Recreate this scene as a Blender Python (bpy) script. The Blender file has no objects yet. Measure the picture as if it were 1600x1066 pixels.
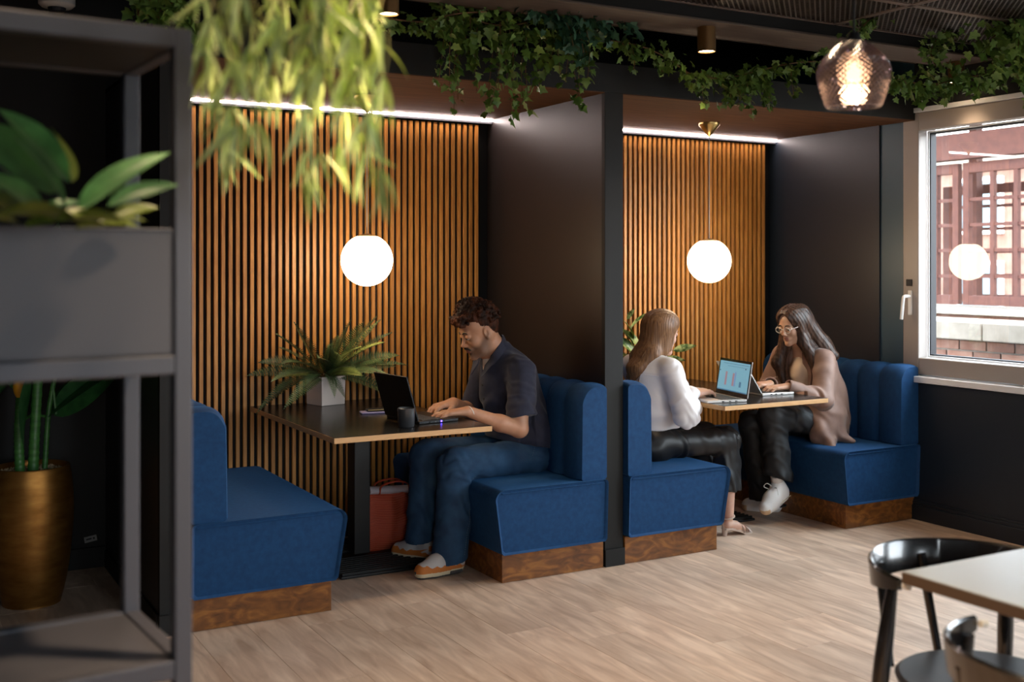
import bpy, bmesh, math, random
import numpy as np
from mathutils import Vector, Matrix, Euler, noise
C = bpy.context.scene
COL = C.collection
PI = math.pi
R = math.radians
random.seed(7)

# ------------------------------------------------------------------ camera, light, exposure
cd = bpy.data.cameras.new('camera')
cam = bpy.data.objects.new('camera', cd); COL.objects.link(cam)
cam.location = (-2.149, -4.612, 1.485)
cam.rotation_euler = (R(90), 0, R(-29.35))
cd.sensor_width = 36; cd.lens = 39.69; cd.shift_y = -0.0744
cd.dof.use_dof = True; cd.dof.focus_distance = 5.7; cd.dof.aperture_fstop = 2.5
C.camera = cam
C.view_settings.view_transform = 'Standard'; C.view_settings.look = 'None'
C.view_settings.exposure = 1.05; C.view_settings.gamma = 1.0; C.view_settings.use_curve_mapping = False
C.cycles.max_bounces = 7; C.cycles.diffuse_bounces = 4; C.cycles.transparent_max_bounces = 16
C.cycles.sample_clamp_indirect = 6.0; C.cycles.caustics_reflective = False; C.cycles.caustics_refractive = False
C.cycles.use_denoising = True

w = bpy.data.worlds.new('sky'); C.world = w; w.use_nodes = True
nt = w.node_tree; nt.nodes.clear()
out = nt.nodes.new('ShaderNodeOutputWorld'); bg = nt.nodes.new('ShaderNodeBackground')
bg.inputs[1].default_value = 10.0
tc = nt.nodes.new('ShaderNodeTexCoord'); sx = nt.nodes.new('ShaderNodeSeparateXYZ')
cr = nt.nodes.new('ShaderNodeValToRGB')
cr.color_ramp.elements[0].position = 0.0; cr.color_ramp.elements[0].color = (.30, .30, .31, 1)
cr.color_ramp.elements[1].position = 0.6; cr.color_ramp.elements[1].color = (.74, .88, 1.0, 1)
e_ = cr.color_ramp.elements.new(0.08); e_.color = (.92, .96, 1.0, 1)
nt.links.new(tc.outputs['Generated'], sx.inputs[0]); nt.links.new(sx.outputs[2], cr.inputs[0])
nt.links.new(cr.outputs[0], bg.inputs[0]); nt.links.new(bg.outputs[0], out.inputs[0])

def light(name, kind, loc, rot, energy, color=(1, 1, 1), **k):
    l = bpy.data.lights.new(name, kind); l.energy = energy; l.color = color
    port = k.pop('portal', False)
    for a, b in k.items(): setattr(l, a, b)
    if port: l.cycles.is_portal = True
    o = bpy.data.objects.new(name, l); COL.objects.link(o); o.location = loc; o.rotation_euler = rot
    return o
# the sun stands behind the building, high up: it reaches the court outside only
light('sun', 'SUN', (0, 0, 9), (R(32), R(-24), 0), 2.2, (1, .93, .84), angle=R(1.2))
WIN = [(-1.35, .09), (-3.25, -1.75), (-5.2, -3.7)]          # windows of the right wall, y ranges
for a, b in WIN:
    light('window_portal', 'AREA', (3.42, (a+b)/2, 1.6), (0, R(90), 0), 1, shape='RECTANGLE', size=1.56, size_y=b-a, portal=True)
for x in (-2.6, -.2, 2.0):
    light('window_portal', 'AREA', (x, -6.92, 1.7), (R(90), 0, 0), 1, shape='RECTANGLE', size=.9, size_y=1.3, portal=True)

# ------------------------------------------------------------------ materials
def mat(name, col, rough=.6, metal=0, **k):
    m = bpy.data.materials.new(name); m.use_nodes = True
    n = m.node_tree; b = n.nodes['Principled BSDF']
    b.inputs['Base Color'].default_value = (*col, 1); b.inputs['Roughness'].default_value = rough
    b.inputs['Metallic'].default_value = metal
    for a in ('Sheen Weight', 'Sheen Roughness', 'Coat Weight', 'Coat Roughness', 'Transmission Weight', 'Specular IOR Level', 'Subsurface Weight', 'Alpha'):
        kk = a.split()[0].lower() + ('_rough' if 'Roughness' in a else '')
        if kk in k: b.inputs[a].default_value = k[kk]
    if 'tint' in k: b.inputs['Sheen Tint'].default_value = (*k['tint'], 1)
    if 'sss' in k:
        b.inputs['Subsurface Weight'].default_value = k['sss']; b.inputs['Subsurface Radius'].default_value = (.012, .005, .003); b.inputs['Subsurface Scale'].default_value = 1
    if 'emit' in k:
        b.inputs['Emission Color'].default_value = (*k['emit'], 1); b.inputs['Emission Strength'].default_value = k['power']
    def N(t): return n.nodes.new(t)
    if 'vary' in k or 'bump' in k:
        tcn = N('ShaderNodeTexCoord'); mp = N('ShaderNodeMapping'); mp.inputs['Scale'].default_value = k.get('stretch', (1, 1, 1))
        n.links.new(tcn.outputs['Object'], mp.inputs[0])
        nz = N('ShaderNodeTexNoise'); nz.inputs['Scale'].default_value = k.get('scale', 20); nz.inputs['Detail'].default_value = k.get('detail', 4)
        nz.inputs['Distortion'].default_value = k.get('distort', 0)
        src = mp.outputs[0]
        if k.get('rand'):
            oi = N('ShaderNodeObjectInfo'); ad = N('ShaderNodeVectorMath'); ad.operation = 'ADD'
            ml = N('ShaderNodeVectorMath'); ml.operation = 'SCALE'; ml.inputs[0].default_value = (7, 13, 5)
            sc_ = N('ShaderNodeMath'); sc_.operation = 'MULTIPLY'; sc_.inputs[1].default_value = 9
            n.links.new(oi.outputs['Random'], sc_.inputs[0]); n.links.new(sc_.outputs[0], ml.inputs['Scale'])
            n.links.new(src, ad.inputs[0]); n.links.new(ml.outputs[0], ad.inputs[1]); src = ad.outputs[0]
        n.links.new(src, nz.inputs['Vector'])
        if 'vary' in k:
            rp = N('ShaderNodeValToRGB'); c2 = k['vary']
            rp.color_ramp.elements[0].position = k.get('lo', .3); rp.color_ramp.elements[1].position = k.get('hi', .7)
            rp.color_ramp.elements[0].color = (*col, 1); rp.color_ramp.elements[1].color = (*c2, 1)
            if 'mid' in k:
                e = rp.color_ramp.elements.new(.5); e.color = (*k['mid'], 1)
            n.links.new(nz.outputs['Fac'], rp.inputs[0]); last = rp.outputs[0]
            if k.get('rand'):
                hs = N('ShaderNodeHueSaturation'); mr = N('ShaderNodeMapRange')
                mr.inputs[3].default_value = 1-k['rand']; mr.inputs[4].default_value = 1+k['rand']
                n.links.new(oi.outputs['Random'], mr.inputs[0]); n.links.new(mr.outputs[0], hs.inputs['Value'])
                n.links.new(last, hs.inputs['Color']); last = hs.outputs[0]
            n.links.new(last, b.inputs['Base Color'])
        if 'bump' in k:
            bp = N('ShaderNodeBump'); bp.inputs['Strength'].default_value = k['bump']; bp.inputs['Distance'].default_value = k.get('dist', .002)
            n.links.new(nz.outputs['Fac'], bp.inputs['Height']); n.links.new(bp.outputs[0], b.inputs['Normal'])
    return m

M = {}
M['slat'] = mat('oak slat', (.42, .165, .030), .42, vary=(.64, .29, .065), scale=9, stretch=(9, 9, .8), detail=6, rand=.14, bump=.15, dist=.001)
M['felt'] = mat('black felt', (.006, .005, .005), .95)
M['soffit'] = mat('walnut soffit', (.070, .034, .019), .75, specular=.15, vary=(.13, .060, .030), scale=6, stretch=(.6, 9, 9), detail=5)
M['black'] = mat('charcoal paint', (.0105, .0100, .0092), .6, specular=.3)
M['charcoal'] = mat('warm charcoal panel', (.020, .015, .0145), .42, bump=.12, scale=220, dist=.0006)
M['slate'] = mat('slate panel', (.011, .0165, .026), .42, bump=.12, scale=220, dist=.0006)
M['navywall'] = mat('navy wall', (.035, .080, .115), .4)
M['dado'] = mat('dark navy dado', (.010, .016, .024), .45)
M['ceil'] = mat('black ceiling', (.004, .004, .004), .9)
M['mesh'] = mat('black mesh', (.060, .046, .040), .45, .3)
M['meshframe'] = mat('mesh frame', (.22, .16, .13), .4, .4)
M['beam'] = mat('taupe beam', (.070, .048, .037), .7, vary=(.095, .067, .052), scale=7, stretch=(.6, 6, 6))
M['plank'] = mat('limed oak plank', (.41, .262, .178), .40, vary=(.86, .655, .50), mid=(.62, .44, .32), lo=.22, hi=.80, scale=4, stretch=(5.0, .8, 1), detail=7, distort=.7, rand=.10, bump=.06, dist=.001)
M['velvet'] = mat('blue velvet', (.0055, .038, .112), .78, vary=(.0075, .052, .145), scale=45, detail=8, specular=.25, sheen=.14, sheen_rough=.32, tint=(.10, .42, .95), bump=.25, dist=.002)
M['plinth'] = mat('stained plywood', (.10, .032, .007), .38, vary=(.33, .125, .024), mid=(.19, .065, .013), scale=7, stretch=(1, 2, 2.4), detail=7, distort=2.2)
M['tabletop'] = mat('black laminate', (.0085, .008, .0075), .24, specular=.28)
M['tabledge'] = mat('birch ply edge', (.55, .30, .12), .5, vary=(.63, .37, .17), scale=40, stretch=(.4, .4, 6))
M['iron'] = mat('black iron', (.010, .010, .010), .5, .2)
M['brass'] = mat('brushed brass', (.62, .42, .16), .28, 1)
M['bronze'] = mat('dark bronze', (.22, .12, .045), .4, .8)
M['globe'] = mat('opal glass globe', (.9, .85, .8), .3, emit=(1, .77, .50), power=10)
M['ledstrip'] = mat('led strip', (.9, .9, .9), .5, emit=(1, .84, .80), power=23)
M['lens'] = mat('lamp lens', (.9, .8, .7), .5, emit=(1, .72, .42), power=14)
M['filament'] = mat('filament bulb', (.9, .7, .4), .5, emit=(1, .60, .28), power=5)
M['steelcord'] = mat('silver cord', (.42, .40, .38), .5)
M['white'] = mat('white plastic', (.75, .74, .71), .4)
M['pvc'] = mat('window frame', (.34, .30, .275), .4)
M['sill'] = mat('white sill', (.85, .86, .88), .3)
M['gasket'] = mat('gasket', (.01, .01, .014), .6)
M['steel'] = mat('graphite steel', (.046, .048, .060), .42, .15)
M['planter'] = mat('graphite planter', (.044, .045, .055), .5, bump=.1, scale=300, dist=.0004)
M['goldpot'] = mat('hammered gold', (.22, .095, .018), .42, .85, vary=(.40, .19, .045), scale=9, stretch=(1, 1, 3), detail=7, bump=.25, dist=.004)
M['pebble'] = mat('pale pebbles', (.45, .30, .16), .8, vary=(.70, .55, .36), scale=70)
M['stem'] = mat('ringed green stem', (.025, .105, .02), .45, vary=(.065, .22, .045), scale=22, stretch=(.3, .3, 3))
M['bigleaf'] = mat('dark broad leaf', (.015, .065, .02), .35, vary=(.035, .13, .035), scale=14)
M['yellow'] = mat('yellow spathe', (.75, .34, .02), .5)
M['leafA'] = mat('planter leaf', (.035, .12, .03), .42, vary=(.11, .30, .085), scale=16, rand=.3, sheen=.2)
M['leafB'] = mat('olive planter leaf', (.06, .09, .012), .4, vary=(.13, .17, .02), scale=16, rand=.3)
M['bamboo'] = mat('lime bamboo leaf', (.36, .50, .09), .5, vary=(.72, .80, .34), scale=25, rand=.35)
M['bamboostem'] = mat('bamboo twig', (.22, .2, .06), .6)
M['ivy'] = mat('ivy leaf', (.055, .13, .022), .45, vary=(.19, .30, .055), scale=18, rand=.3)
M['ivyteal'] = mat('deep green leaf', (.022, .075, .04), .5, vary=(.06, .16, .085), scale=18)
M['twig'] = mat('brown twig', (.15, .075, .03), .7)
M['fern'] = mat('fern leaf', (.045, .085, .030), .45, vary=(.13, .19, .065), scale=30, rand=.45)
M['fernlit'] = mat('fern leaf painted lit', (.16, .22, .05), .45, vary=(.36, .40, .11), scale=30, rand=.3)  # lit fronds: brightness put into a yellower leaf colour
M['rachis'] = mat('fern stalk', (.09, .055, .02), .6)
M['variegated'] = mat('variegated leaf', (.06, .12, .02), .4, vary=(.42, .46, .16), scale=30, stretch=(1, 1, 3), lo=.42, hi=.58)
M['potwhite'] = mat('white ceramic', (.86, .74, .67), .3)
M['mug'] = mat('dark grey mug', (.045, .045, .048), .25)
M['laptopblack'] = mat('black laptop', (.006, .006, .007), .4, specular=.3)
M['laptopsilver'] = mat('silver laptop', (.60, .56, .53), .32, .6)
M['key'] = mat('keyboard keys', (.03, .03, .032), .5)
M['bezel'] = mat('black bezel', (.01, .01, .012), .2)
M['paper'] = mat('white paper', (.72, .66, .56), .7)
M['skinM'] = mat('tanned skin', (.46, .225, .130), .5, vary=(.53, .27, .160), scale=38, sss=.18, bump=.1, dist=.0008)
M['skinF'] = mat('fair skin', (.58, .33, .235), .45, vary=(.64, .38, .28), scale=38, sss=.2)
M['skinO'] = mat('olive skin', (.52, .29, .19), .45, vary=(.57, .33, .22), scale=38, sss=.2)
M['lip'] = mat('lips', (.42, .17, .13), .45)
M['lipM'] = mat('mouth', (.30, .12, .09), .5)
M['stubble'] = mat('stubbled skin', (.24, .135, .09), .6, vary=(.34, .19, .125), scale=160, bump=.2, dist=.0006)
M['hairM'] = mat('dark auburn curls', (.018, .009, .006), .6, vary=(.10, .030, .012), scale=24, lo=.42, hi=.72, specular=.12)
M['brow'] = mat('dark brow hair', (.012, .008, .006), .7)
M['hairF'] = mat('light brown hair', (.10, .045, .020), .5, specular=.3, vary=(.27, .135, .06), scale=60, stretch=(2.2, 2.2, .12), detail=5, bump=.25, dist=.002)
M['hairD'] = mat('dark brown hair', (.020, .010, .007), .42, specular=.35, vary=(.13, .062, .036), scale=60, stretch=(2.2, 2.2, .12), detail=5, lo=.4, hi=.75, bump=.3, dist=.002)
M['navyshirt'] = mat('navy cotton', (.011, .013, .032), .85, vary=(.019, .022, .048), scale=30, sheen=.15, bump=.2, dist=.002)
M['tee'] = mat('white cotton', (.72, .66, .62), .8)
M['jeans'] = mat('blue denim', (.006, .030, .078), .85, vary=(.017, .066, .140), scale=14, detail=9, bump=.3, dist=.002)
M['denimseam'] = mat('denim seam', (.10, .15, .20), .8)
M['blouse'] = mat('white silk blouse', (.80, .77, .78), .45, bump=.15, scale=12, dist=.006, sheen=.2)
M['satin'] = mat('black satin', (.009, .0085, .009), .46)
M['trouser'] = mat('black trousers', (.010, .010, .011), .6)
M['blazer'] = mat('taupe blazer', (.205, .112, .080), .62, vary=(.26, .148, .108), scale=20, sheen=.2, bump=.2, dist=.003)
M['cream'] = mat('cream knit', (.72, .52, .37), .8)
M['shoegrey'] = mat('pale grey mesh', (.52, .50, .49), .7, bump=.4, scale=260, dist=.001)
M['shoeorange'] = mat('burnt orange suede', (.52, .16, .025), .7)
M['shoesole'] = mat('cream sole', (.68, .57, .38), .5)
M['shoedark'] = mat('dark rubber', (.05, .045, .045), .6)
M['shoewhite'] = mat('white leather', (.90, .88, .86), .4)
M['gum'] = mat('gum toe', (.74, .50, .30), .5)
M['sandal'] = mat('nude leather', (.60, .46, .38), .45)
M['tote'] = mat('orange tote', (.42, .055, .018), .7)
M['totezig'] = mat('tote zigzag', (.70, .24, .15), .7)
M['tote2'] = mat('tote lining', (.55, .52, .58), .6)
M['chairblack'] = mat('black lacquered wood', (.007, .006, .006), .22, coat=.3)
M['seatblack'] = mat('black seat', (.016, .016, .019), .5)
M['bistrotop'] = mat('grey table top', (.52, .57, .57), .22, .1, bump=.05, scale=8, dist=.002)
M['bistroedge'] = mat('dark wood table edge', (.09, .055, .035), .5)
M['rust'] = mat('red timber', (.058, .013, .007), .75, vary=(.085, .022, .012), scale=12)
M['concrete'] = mat('concrete coping', (.20, .165, .13), .9, vary=(.27, .23, .19), scale=9)
M['brick'] = mat('outdoor brick', (.14, .055, .034), .9, vary=(.22, .12, .085), scale=9, rand=.2)
M['mortar'] = mat('mortar', (.20, .17, .14), .95)
M['pinkwall'] = mat('far facade', (.17, .08, .055), .9, vary=(.22, .12, .09), scale=5)
M['farglass'] = mat('far window', (.12, .17, .19), .2)
M['paving'] = mat('court paving', (.16, .15, .13), .9)
M['lace'] = mat('laces', (.82, .80, .76), .7)
M['specs'] = mat('clear spectacle frame', (.72, .66, .60), .2)

def tone(m, col, m2=None):
    """blends a second colour in by the mesh's own 'tone' attribute (stubble, lips)"""
    n = m.node_tree; b = n.nodes['Principled BSDF']; at = n.nodes.new('ShaderNodeAttribute'); at.attribute_name = 'tone'
    mx = n.nodes.new('ShaderNodeMix'); mx.data_type = 'RGBA'; src = b.inputs['Base Color'].links[0].from_socket
    n.links.new(at.outputs['Fac'], mx.inputs[0]); n.links.new(src, mx.inputs[6]); mx.inputs[7].default_value = (*col, 1)
    n.links.new(mx.outputs[2], b.inputs['Base Color'])
tone(M['skinM'], (.20, .115, .078))
def glassmat(name, tint, refl_rough=.0, extra=1.0, ior=None):
    """thin clear sheet: straight-through light plus a mirror that grows towards grazing view (same from both sides)"""
    m = bpy.data.materials.new(name); m.use_nodes = True; n = m.node_tree; n.nodes.clear()
    o = n.nodes.new('ShaderNodeOutputMaterial'); mx = n.nodes.new('ShaderNodeMixShader'); t = n.nodes.new('ShaderNodeBsdfTransparent')
    g = n.nodes.new('ShaderNodeBsdfGlossy'); lw = n.nodes.new('ShaderNodeLayerWeight'); lw.inputs[0].default_value = .5
    t.inputs[0].default_value = (*tint, 1); g.inputs['Roughness'].default_value = refl_rough
    pw = n.nodes.new('ShaderNodeMath'); pw.operation = 'POWER'; pw.inputs[1].default_value = 4.0
    ma = n.nodes.new('ShaderNodeMath'); ma.operation = 'MULTIPLY_ADD'; ma.inputs[1].default_value = .9*extra; ma.inputs[2].default_value = .08*extra; ma.use_clamp = True
    n.links.new(lw.outputs['Facing'], pw.inputs[0]); n.links.new(pw.outputs[0], ma.inputs[0]); n.links.new(ma.outputs[0], mx.inputs[0])
    if ior:
        t = n.nodes.new('ShaderNodeBsdfRefraction'); t.inputs['Color'].default_value = (*tint, 1); t.inputs['IOR'].default_value = ior; t.inputs['Roughness'].default_value = .02
    n.links.new(t.outputs[0], mx.inputs[1]); n.links.new(g.outputs[0], mx.inputs[2]); n.links.new(mx.outputs[0], o.inputs[0])
    return m
M['pane'] = glassmat('window glass', (.90, .92, .92), 0, 1.1)
M['specglass'] = glassmat('lens glass', (.97, .97, .97), 0, .6)
M['smoke'] = glassmat('smoked cut glass', (.50, .43, .50), .20, 1.8, ior=1.22)
def cloudy(m, col, f):
    n = m.node_tree; o = n.nodes['Material Output']; src = o.inputs[0].links[0].from_socket; mx = n.nodes.new('ShaderNodeMixShader'); mx.inputs[0].default_value = f
    a = n.nodes.new('ShaderNodeBsdfTranslucent'); b = n.nodes.new('ShaderNodeBsdfDiffuse'); a.inputs[0].default_value = b.inputs[0].default_value = (*col, 1)
    m2 = n.nodes.new('ShaderNodeMixShader'); n.links.new(a.outputs[0], m2.inputs[1]); n.links.new(b.outputs[0], m2.inputs[2])
    n.links.new(src, mx.inputs[1]); n.links.new(m2.outputs[0], mx.inputs[2]); n.links.new(mx.outputs[0], o.inputs[0])
cloudy(M['smoke'], (.060, .046, .062), .30)

def screenmat(name, col, p):
    m = bpy.data.materials.new(name); m.use_nodes = True; b = m.node_tree.nodes['Principled BSDF']
    b.inputs['Base Color'].default_value = (.02, .02, .02, 1); b.inputs['Roughness'].default_value = .25
    b.inputs['Emission Color'].default_value = (*col, 1); b.inputs['Emission Strength'].default_value = p
    return m
M['screen'] = screenmat('lit screen', (.17, .36, .45), .48)
M['chartA'] = screenmat('chart bar rose', (.32, .20, .24), .45)
M['chartB'] = screenmat('chart bar blue', (.16, .26, .45), .45)
M['chartC'] = screenmat('toolbar blue', (.06, .16, .26), .45)
M['bluelight'] = screenmat('blue indicator', (.1, .05, 1), 6)

# ------------------------------------------------------------------ mesh helpers
class MB:
    def __init__(s): s.v = []; s.f = []; s.m = []
    def add(s, vs, fs, mi=0):
        o = len(s.v); s.v += [tuple(v) for v in vs]; s.f += [tuple(i+o for i in f) for f in fs]; s.m += [mi]*len(fs); return s
    def box(s, a, b, mi=0, rot=None, org=None):
        x0, y0, z0 = a; x1, y1, z1 = b
        vs = [(x0,y0,z0),(x1,y0,z0),(x1,y1,z0),(x0,y1,z0),(x0,y0,z1),(x1,y0,z1),(x1,y1,z1),(x0,y1,z1)]
        if rot is not None:
            o = Vector(org or ((x0+x1)/2, (y0+y1)/2, (z0+z1)/2)); vs = [o + rot @ (Vector(v)-o) for v in vs]
        return s.add(vs, [(0,3,2,1),(4,5,6,7),(0,1,5,4),(1,2,6,5),(2,3,7,6),(3,0,4,7)], mi)
    def tube(s, pts, r, n=8, mi=0, cap=True, flat=None):
        pts = [Vector(p) for p in pts]; rs = r if isinstance(r, (list, tuple)) else [r]*len(pts)
        vs = []; prev = None
        for i, p in enumerate(pts):
            t = (pts[min(i+1, len(pts)-1)] - pts[max(i-1, 0)])
            t = t.normalized() if t.length > 1e-9 else Vector((0, 0, 1))
            if prev is None:
                a = Vector((0, 0, 1)) if abs(t.z) < .9 else Vector((1, 0, 0))
                u = t.cross(a).normalized()
            else:
                u = (prev - t*prev.dot(t)); u = u.normalized() if u.length > 1e-6 else t.orthogonal().normalized()
            prev = u; w_ = t.cross(u)
            for k in range(n):
                an = 2*PI*k/n; vs.append(p + (u*math.cos(an) + w_*math.sin(an)*(flat or 1))*rs[i])
        fs = []
        for i in range(len(pts)-1):
            for k in range(n):
                a = i*n+k; b = i*n+(k+1) % n; fs.append((a, b, b+n, a+n))
        if cap: fs += [tuple(range(n))[::-1], tuple(range((len(pts)-1)*n, len(pts)*n))]
        return s.add(vs, fs, mi)
    def lathe(s, prof, c=(0, 0, 0), n=32, mi=0, close=False):
        vs = [(c[0]+r*math.cos(2*PI*k/n), c[1]+r*math.sin(2*PI*k/n), c[2]+z) for r, z in prof for k in range(n)]
        fs = [(i*n+k, i*n+(k+1) % n, (i+1)*n+(k+1) % n, (i+1)*n+k) for i in range(len(prof)-1) for k in range(n)]
        if close: fs += [tuple(range(n))[::-1], tuple(range((len(prof)-1)*n, len(prof)*n))]
        return s.add(vs, fs, mi)
    def loft(s, secs, mi=0):
        n = len(secs[0]); vs = [v for q in secs for v in q]
        fs = [(i*n+k, i*n+(k+1) % n, (i+1)*n+(k+1) % n, (i+1)*n+k) for i in range(len(secs)-1) for k in range(n)]
        fs += [tuple(range(n))[::-1], tuple(range((len(secs)-1)*n, len(secs)*n))]
        return s.add(vs, fs, mi)
    def prism(s, poly, z0, z1, mi=0):
        return s.loft([[(x, y, z0) for x, y in poly], [(x, y, z1) for x, y in poly]], mi)
    def mesh(s, name, mats, smooth=False, bevel=0, seg=2):
        me = bpy.data.meshes.new(name); me.from_pydata(s.v, [], s.f)
        for m_ in mats: me.materials.append(M[m_] if isinstance(m_, str) else m_)
        me.polygons.foreach_set('material_index', s.m)
        bm = bmesh.new(); bm.from_mesh(me); bmesh.ops.recalc_face_normals(bm, faces=bm.faces)
        if bevel:
            bmesh.ops.bevel(bm, geom=[e for e in bm.edges if len(e.link_faces) == 2 and e.calc_face_angle(0) > .5], offset=bevel, segments=seg, profile=.5, affect='EDGES')
        bm.to_mesh(me); bm.free()
        if smooth:
            me.polygons.foreach_set('use_smooth', [True]*len(me.polygons))
            if smooth != 2: me.set_sharp_from_angle(angle=R(42))
        return me
def part(name, mb, mats, parent=None, smooth=False, bevel=0, seg=2, label=None, world=True, kind=None):
    """links ONE mesh object; with world=True its vertices are in world metres"""
    if not isinstance(mats, (list, tuple)): mats = [mats]
    me = mb.mesh(name, mats, smooth, bevel, seg) if isinstance(mb, MB) else mb
    o = bpy.data.objects.new(name, me); COL.objects.link(o)
    if parent:
        o.parent = parent
        if world:
            off = Vector((0, 0, 0)); q = parent
            while q: off += q.location; q = q.parent
            o.location = -off
    if label: o['label'] = label
    if kind: o['kind'] = kind
    return o
def tag(o, label, cat, group=None, kind=None):
    o['label'] = label; o['category'] = cat
    if group: o['group'] = group
    if kind: o['kind'] = kind
    return o
def thing(name, label, cat, loc=(0, 0, 0), group=None, rz=0):
    o = bpy.data.objects.new(name, None); COL.objects.link(o); o.location = loc; o.rotation_euler = (0, 0, rz); o.empty_display_size = .1
    return tag(o, label, cat, group)
def struct(name, mb, mats, smooth=False, bevel=0):
    o = part(name, mb, mats, None, smooth, bevel); o['kind'] = 'structure'; return o
def B(a, b): return MB().box(a, b)
def copy_tree(root, loc, label=None, rz=None):
    r = root.copy(); COL.objects.link(r); r.location = loc
    if rz is not None: r.rotation_euler = (0, 0, rz)
    if label: r['label'] = label
    for ch in root.children:
        c = ch.copy(); COL.objects.link(c); c.parent = r
        for g in ch.children:
            d = g.copy(); COL.objects.link(d); d.parent = c
    return r
def piece(me, name, parent, loc, rot=(0, 0, 0), sc=(1, 1, 1), local=True):
    o = bpy.data.objects.new(name, me); COL.objects.link(o); o.parent = parent
    o.location = loc; o.rotation_euler = rot; o.scale = sc; return o
def spline(pts, n):
    P = [Vector(p) for p in pts]; P = [P[0]*2-P[1]] + P + [P[-1]*2-P[-2]]; out = []
    m = len(P)-3
    for i in range(n+1):
        t = i/n*m; k = min(int(t), m-1); t -= k; a, b, c, d = P[k:k+4]
        out.append(.5*((2*b)+(c-a)*t+(2*a-5*b+4*c-d)*t*t+(3*b-a-3*c+d)*t**3))
    return out

# ================================================================== SETTING
H = 2.335; D = 1.165; XW = 3.16; XC0, XC1 = .97, 1.075; XL0, XL1 = -1.166, -1.06
fl = struct('floor', B((-4.6, -7.1, -.12), (3.3, 1.4, -.006)), 'dado')
pm = MB(); pw, pl = .2185, 1.2
pm.box((0, 0, -.012), (pw, pl, 0)); pme = pm.mesh('plank', ['plank'], bevel=.0006, seg=1)
i = 0; x = -4.55
while x < 3.14:
    y = -5.6 - ((i*.47) % 1.0)*1.2 + (.35 if i % 3 == 1 else 0)
    sc = min(1, (3.155-x)/pw)
    while y < 1.2:
        if x > -2.6 or y > -3.5:
            y0 = max(y, -5.6); y1 = min(y+pl, 1.235)
            piece(pme, 'plank', fl, (x, y0, 0), sc=(sc, (y1-y0-.0008)/pl, 1))
        y += pl
    x += pw+.0008; i += 1
cl = struct('ceiling', B((-4.6, -7.1, 2.86), (3.3, 1.4, 3.0)), 'ceil')
wb = struct('wall_back', B((-4.6, 1.235, 0), (3.3, 1.4, 2.86)), 'black')
bb = struct('baseboard_back', MB().box((XL1, 1.213, 0), (XC0, 1.234, .12)).box((XC1, 1.213, 0), (XW, 1.234, .12)).box((-4.6, 1.213, 0), (XL0, 1.234, .10)), 'black', bevel=.003)
# slats with the felt board they are fixed to
part('felt_board', MB().box((XL1, 1.195, .12), (.90, 1.213, 2.30)).box((XC1, 1.195, .12), (3.075, 1.213, 2.30)), 'felt', wb)
sm = MB().box((0, .008, 0), (.0200, .026, 2.17)).mesh('slat', ['slat'], bevel=.0012, seg=1)
x = .885-.0215
while x > XL1+.01:
    piece(sm, 'slat', wb, (x, 1.169, .125)); x -= .0377
x = 3.062-.0215
while x > XC1+.01:
    piece(sm, 'slat', wb, (x, 1.169, .125)); x -= .0377
# partitions, header, soffit
def partition(x0, x1):
    o = struct('wall_divider', B((x0, .012, 0), (x1, 1.235, H+.02)), 'charcoal')
    part('end_post', B((x0-.002, 0, 0), (x1+.002, .03, H)), 'black', o, bevel=.002)
    part('skirting', MB().box((x0-.006, -.012, 0), (x1+.006, .02, .085)).box((x0-.010, .02, 0), (x0, 1.2, .085)), 'black', o, bevel=.002)
    return o
partition(XC0, XC1); partition(XL0, XL1)
hd = struct('trim_1', B((XL0, 0, H), (XW+.02, .10, 2.478)), 'black', bevel=.002)     # header over the booths
part('soffit_board', B((XL0, .002, H-.004), (XW, 1.235, H+.012)), 'soffit', hd)
part('header_top', B((XL0, .10, 2.46), (XW, 1.235, 2.478)), 'black', hd)
# right wall with three windows
wr = MB(); zs0, zs1 = .80, 2.40
ys = [1.4] + [q for a, b in WIN for q in (b, a)] + [-7.1]
for k in range(0, len(ys), 2): wr.box((XW, ys[k+1], 0), (3.42, ys[k], 2.86))
for a, b in WIN: wr.box((XW, a, 0), (3.42, b, zs0)); wr.box((XW, a, zs1), (3.42, b, 2.86))
wr_o = struct('wall_right', wr, 'navywall')
part('dark_lining', B((XW-.012, .264, 0), (XW, 1.235, H)), 'slate', wr_o)
part('dado_panel', B((XW-.016, -7.0, .0), (XW, .02, .795)), 'dado', wr_o, bevel=.003)
part('upper_lining', B((XW-.01, -7.0, 2.40), (XW, .0, 2.86)), 'ceil', wr_o)
struct('baseboard_right', MB().box((XW-.036, -7.0, 0), (XW-.016, .0, .085)).box((XW-.030, -7.0, .085), (XW-.016, .0, .105)).box((XW-.024, -7.0, .105), (XW-.016, .0, .118)), 'dado', bevel=.003)
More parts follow.
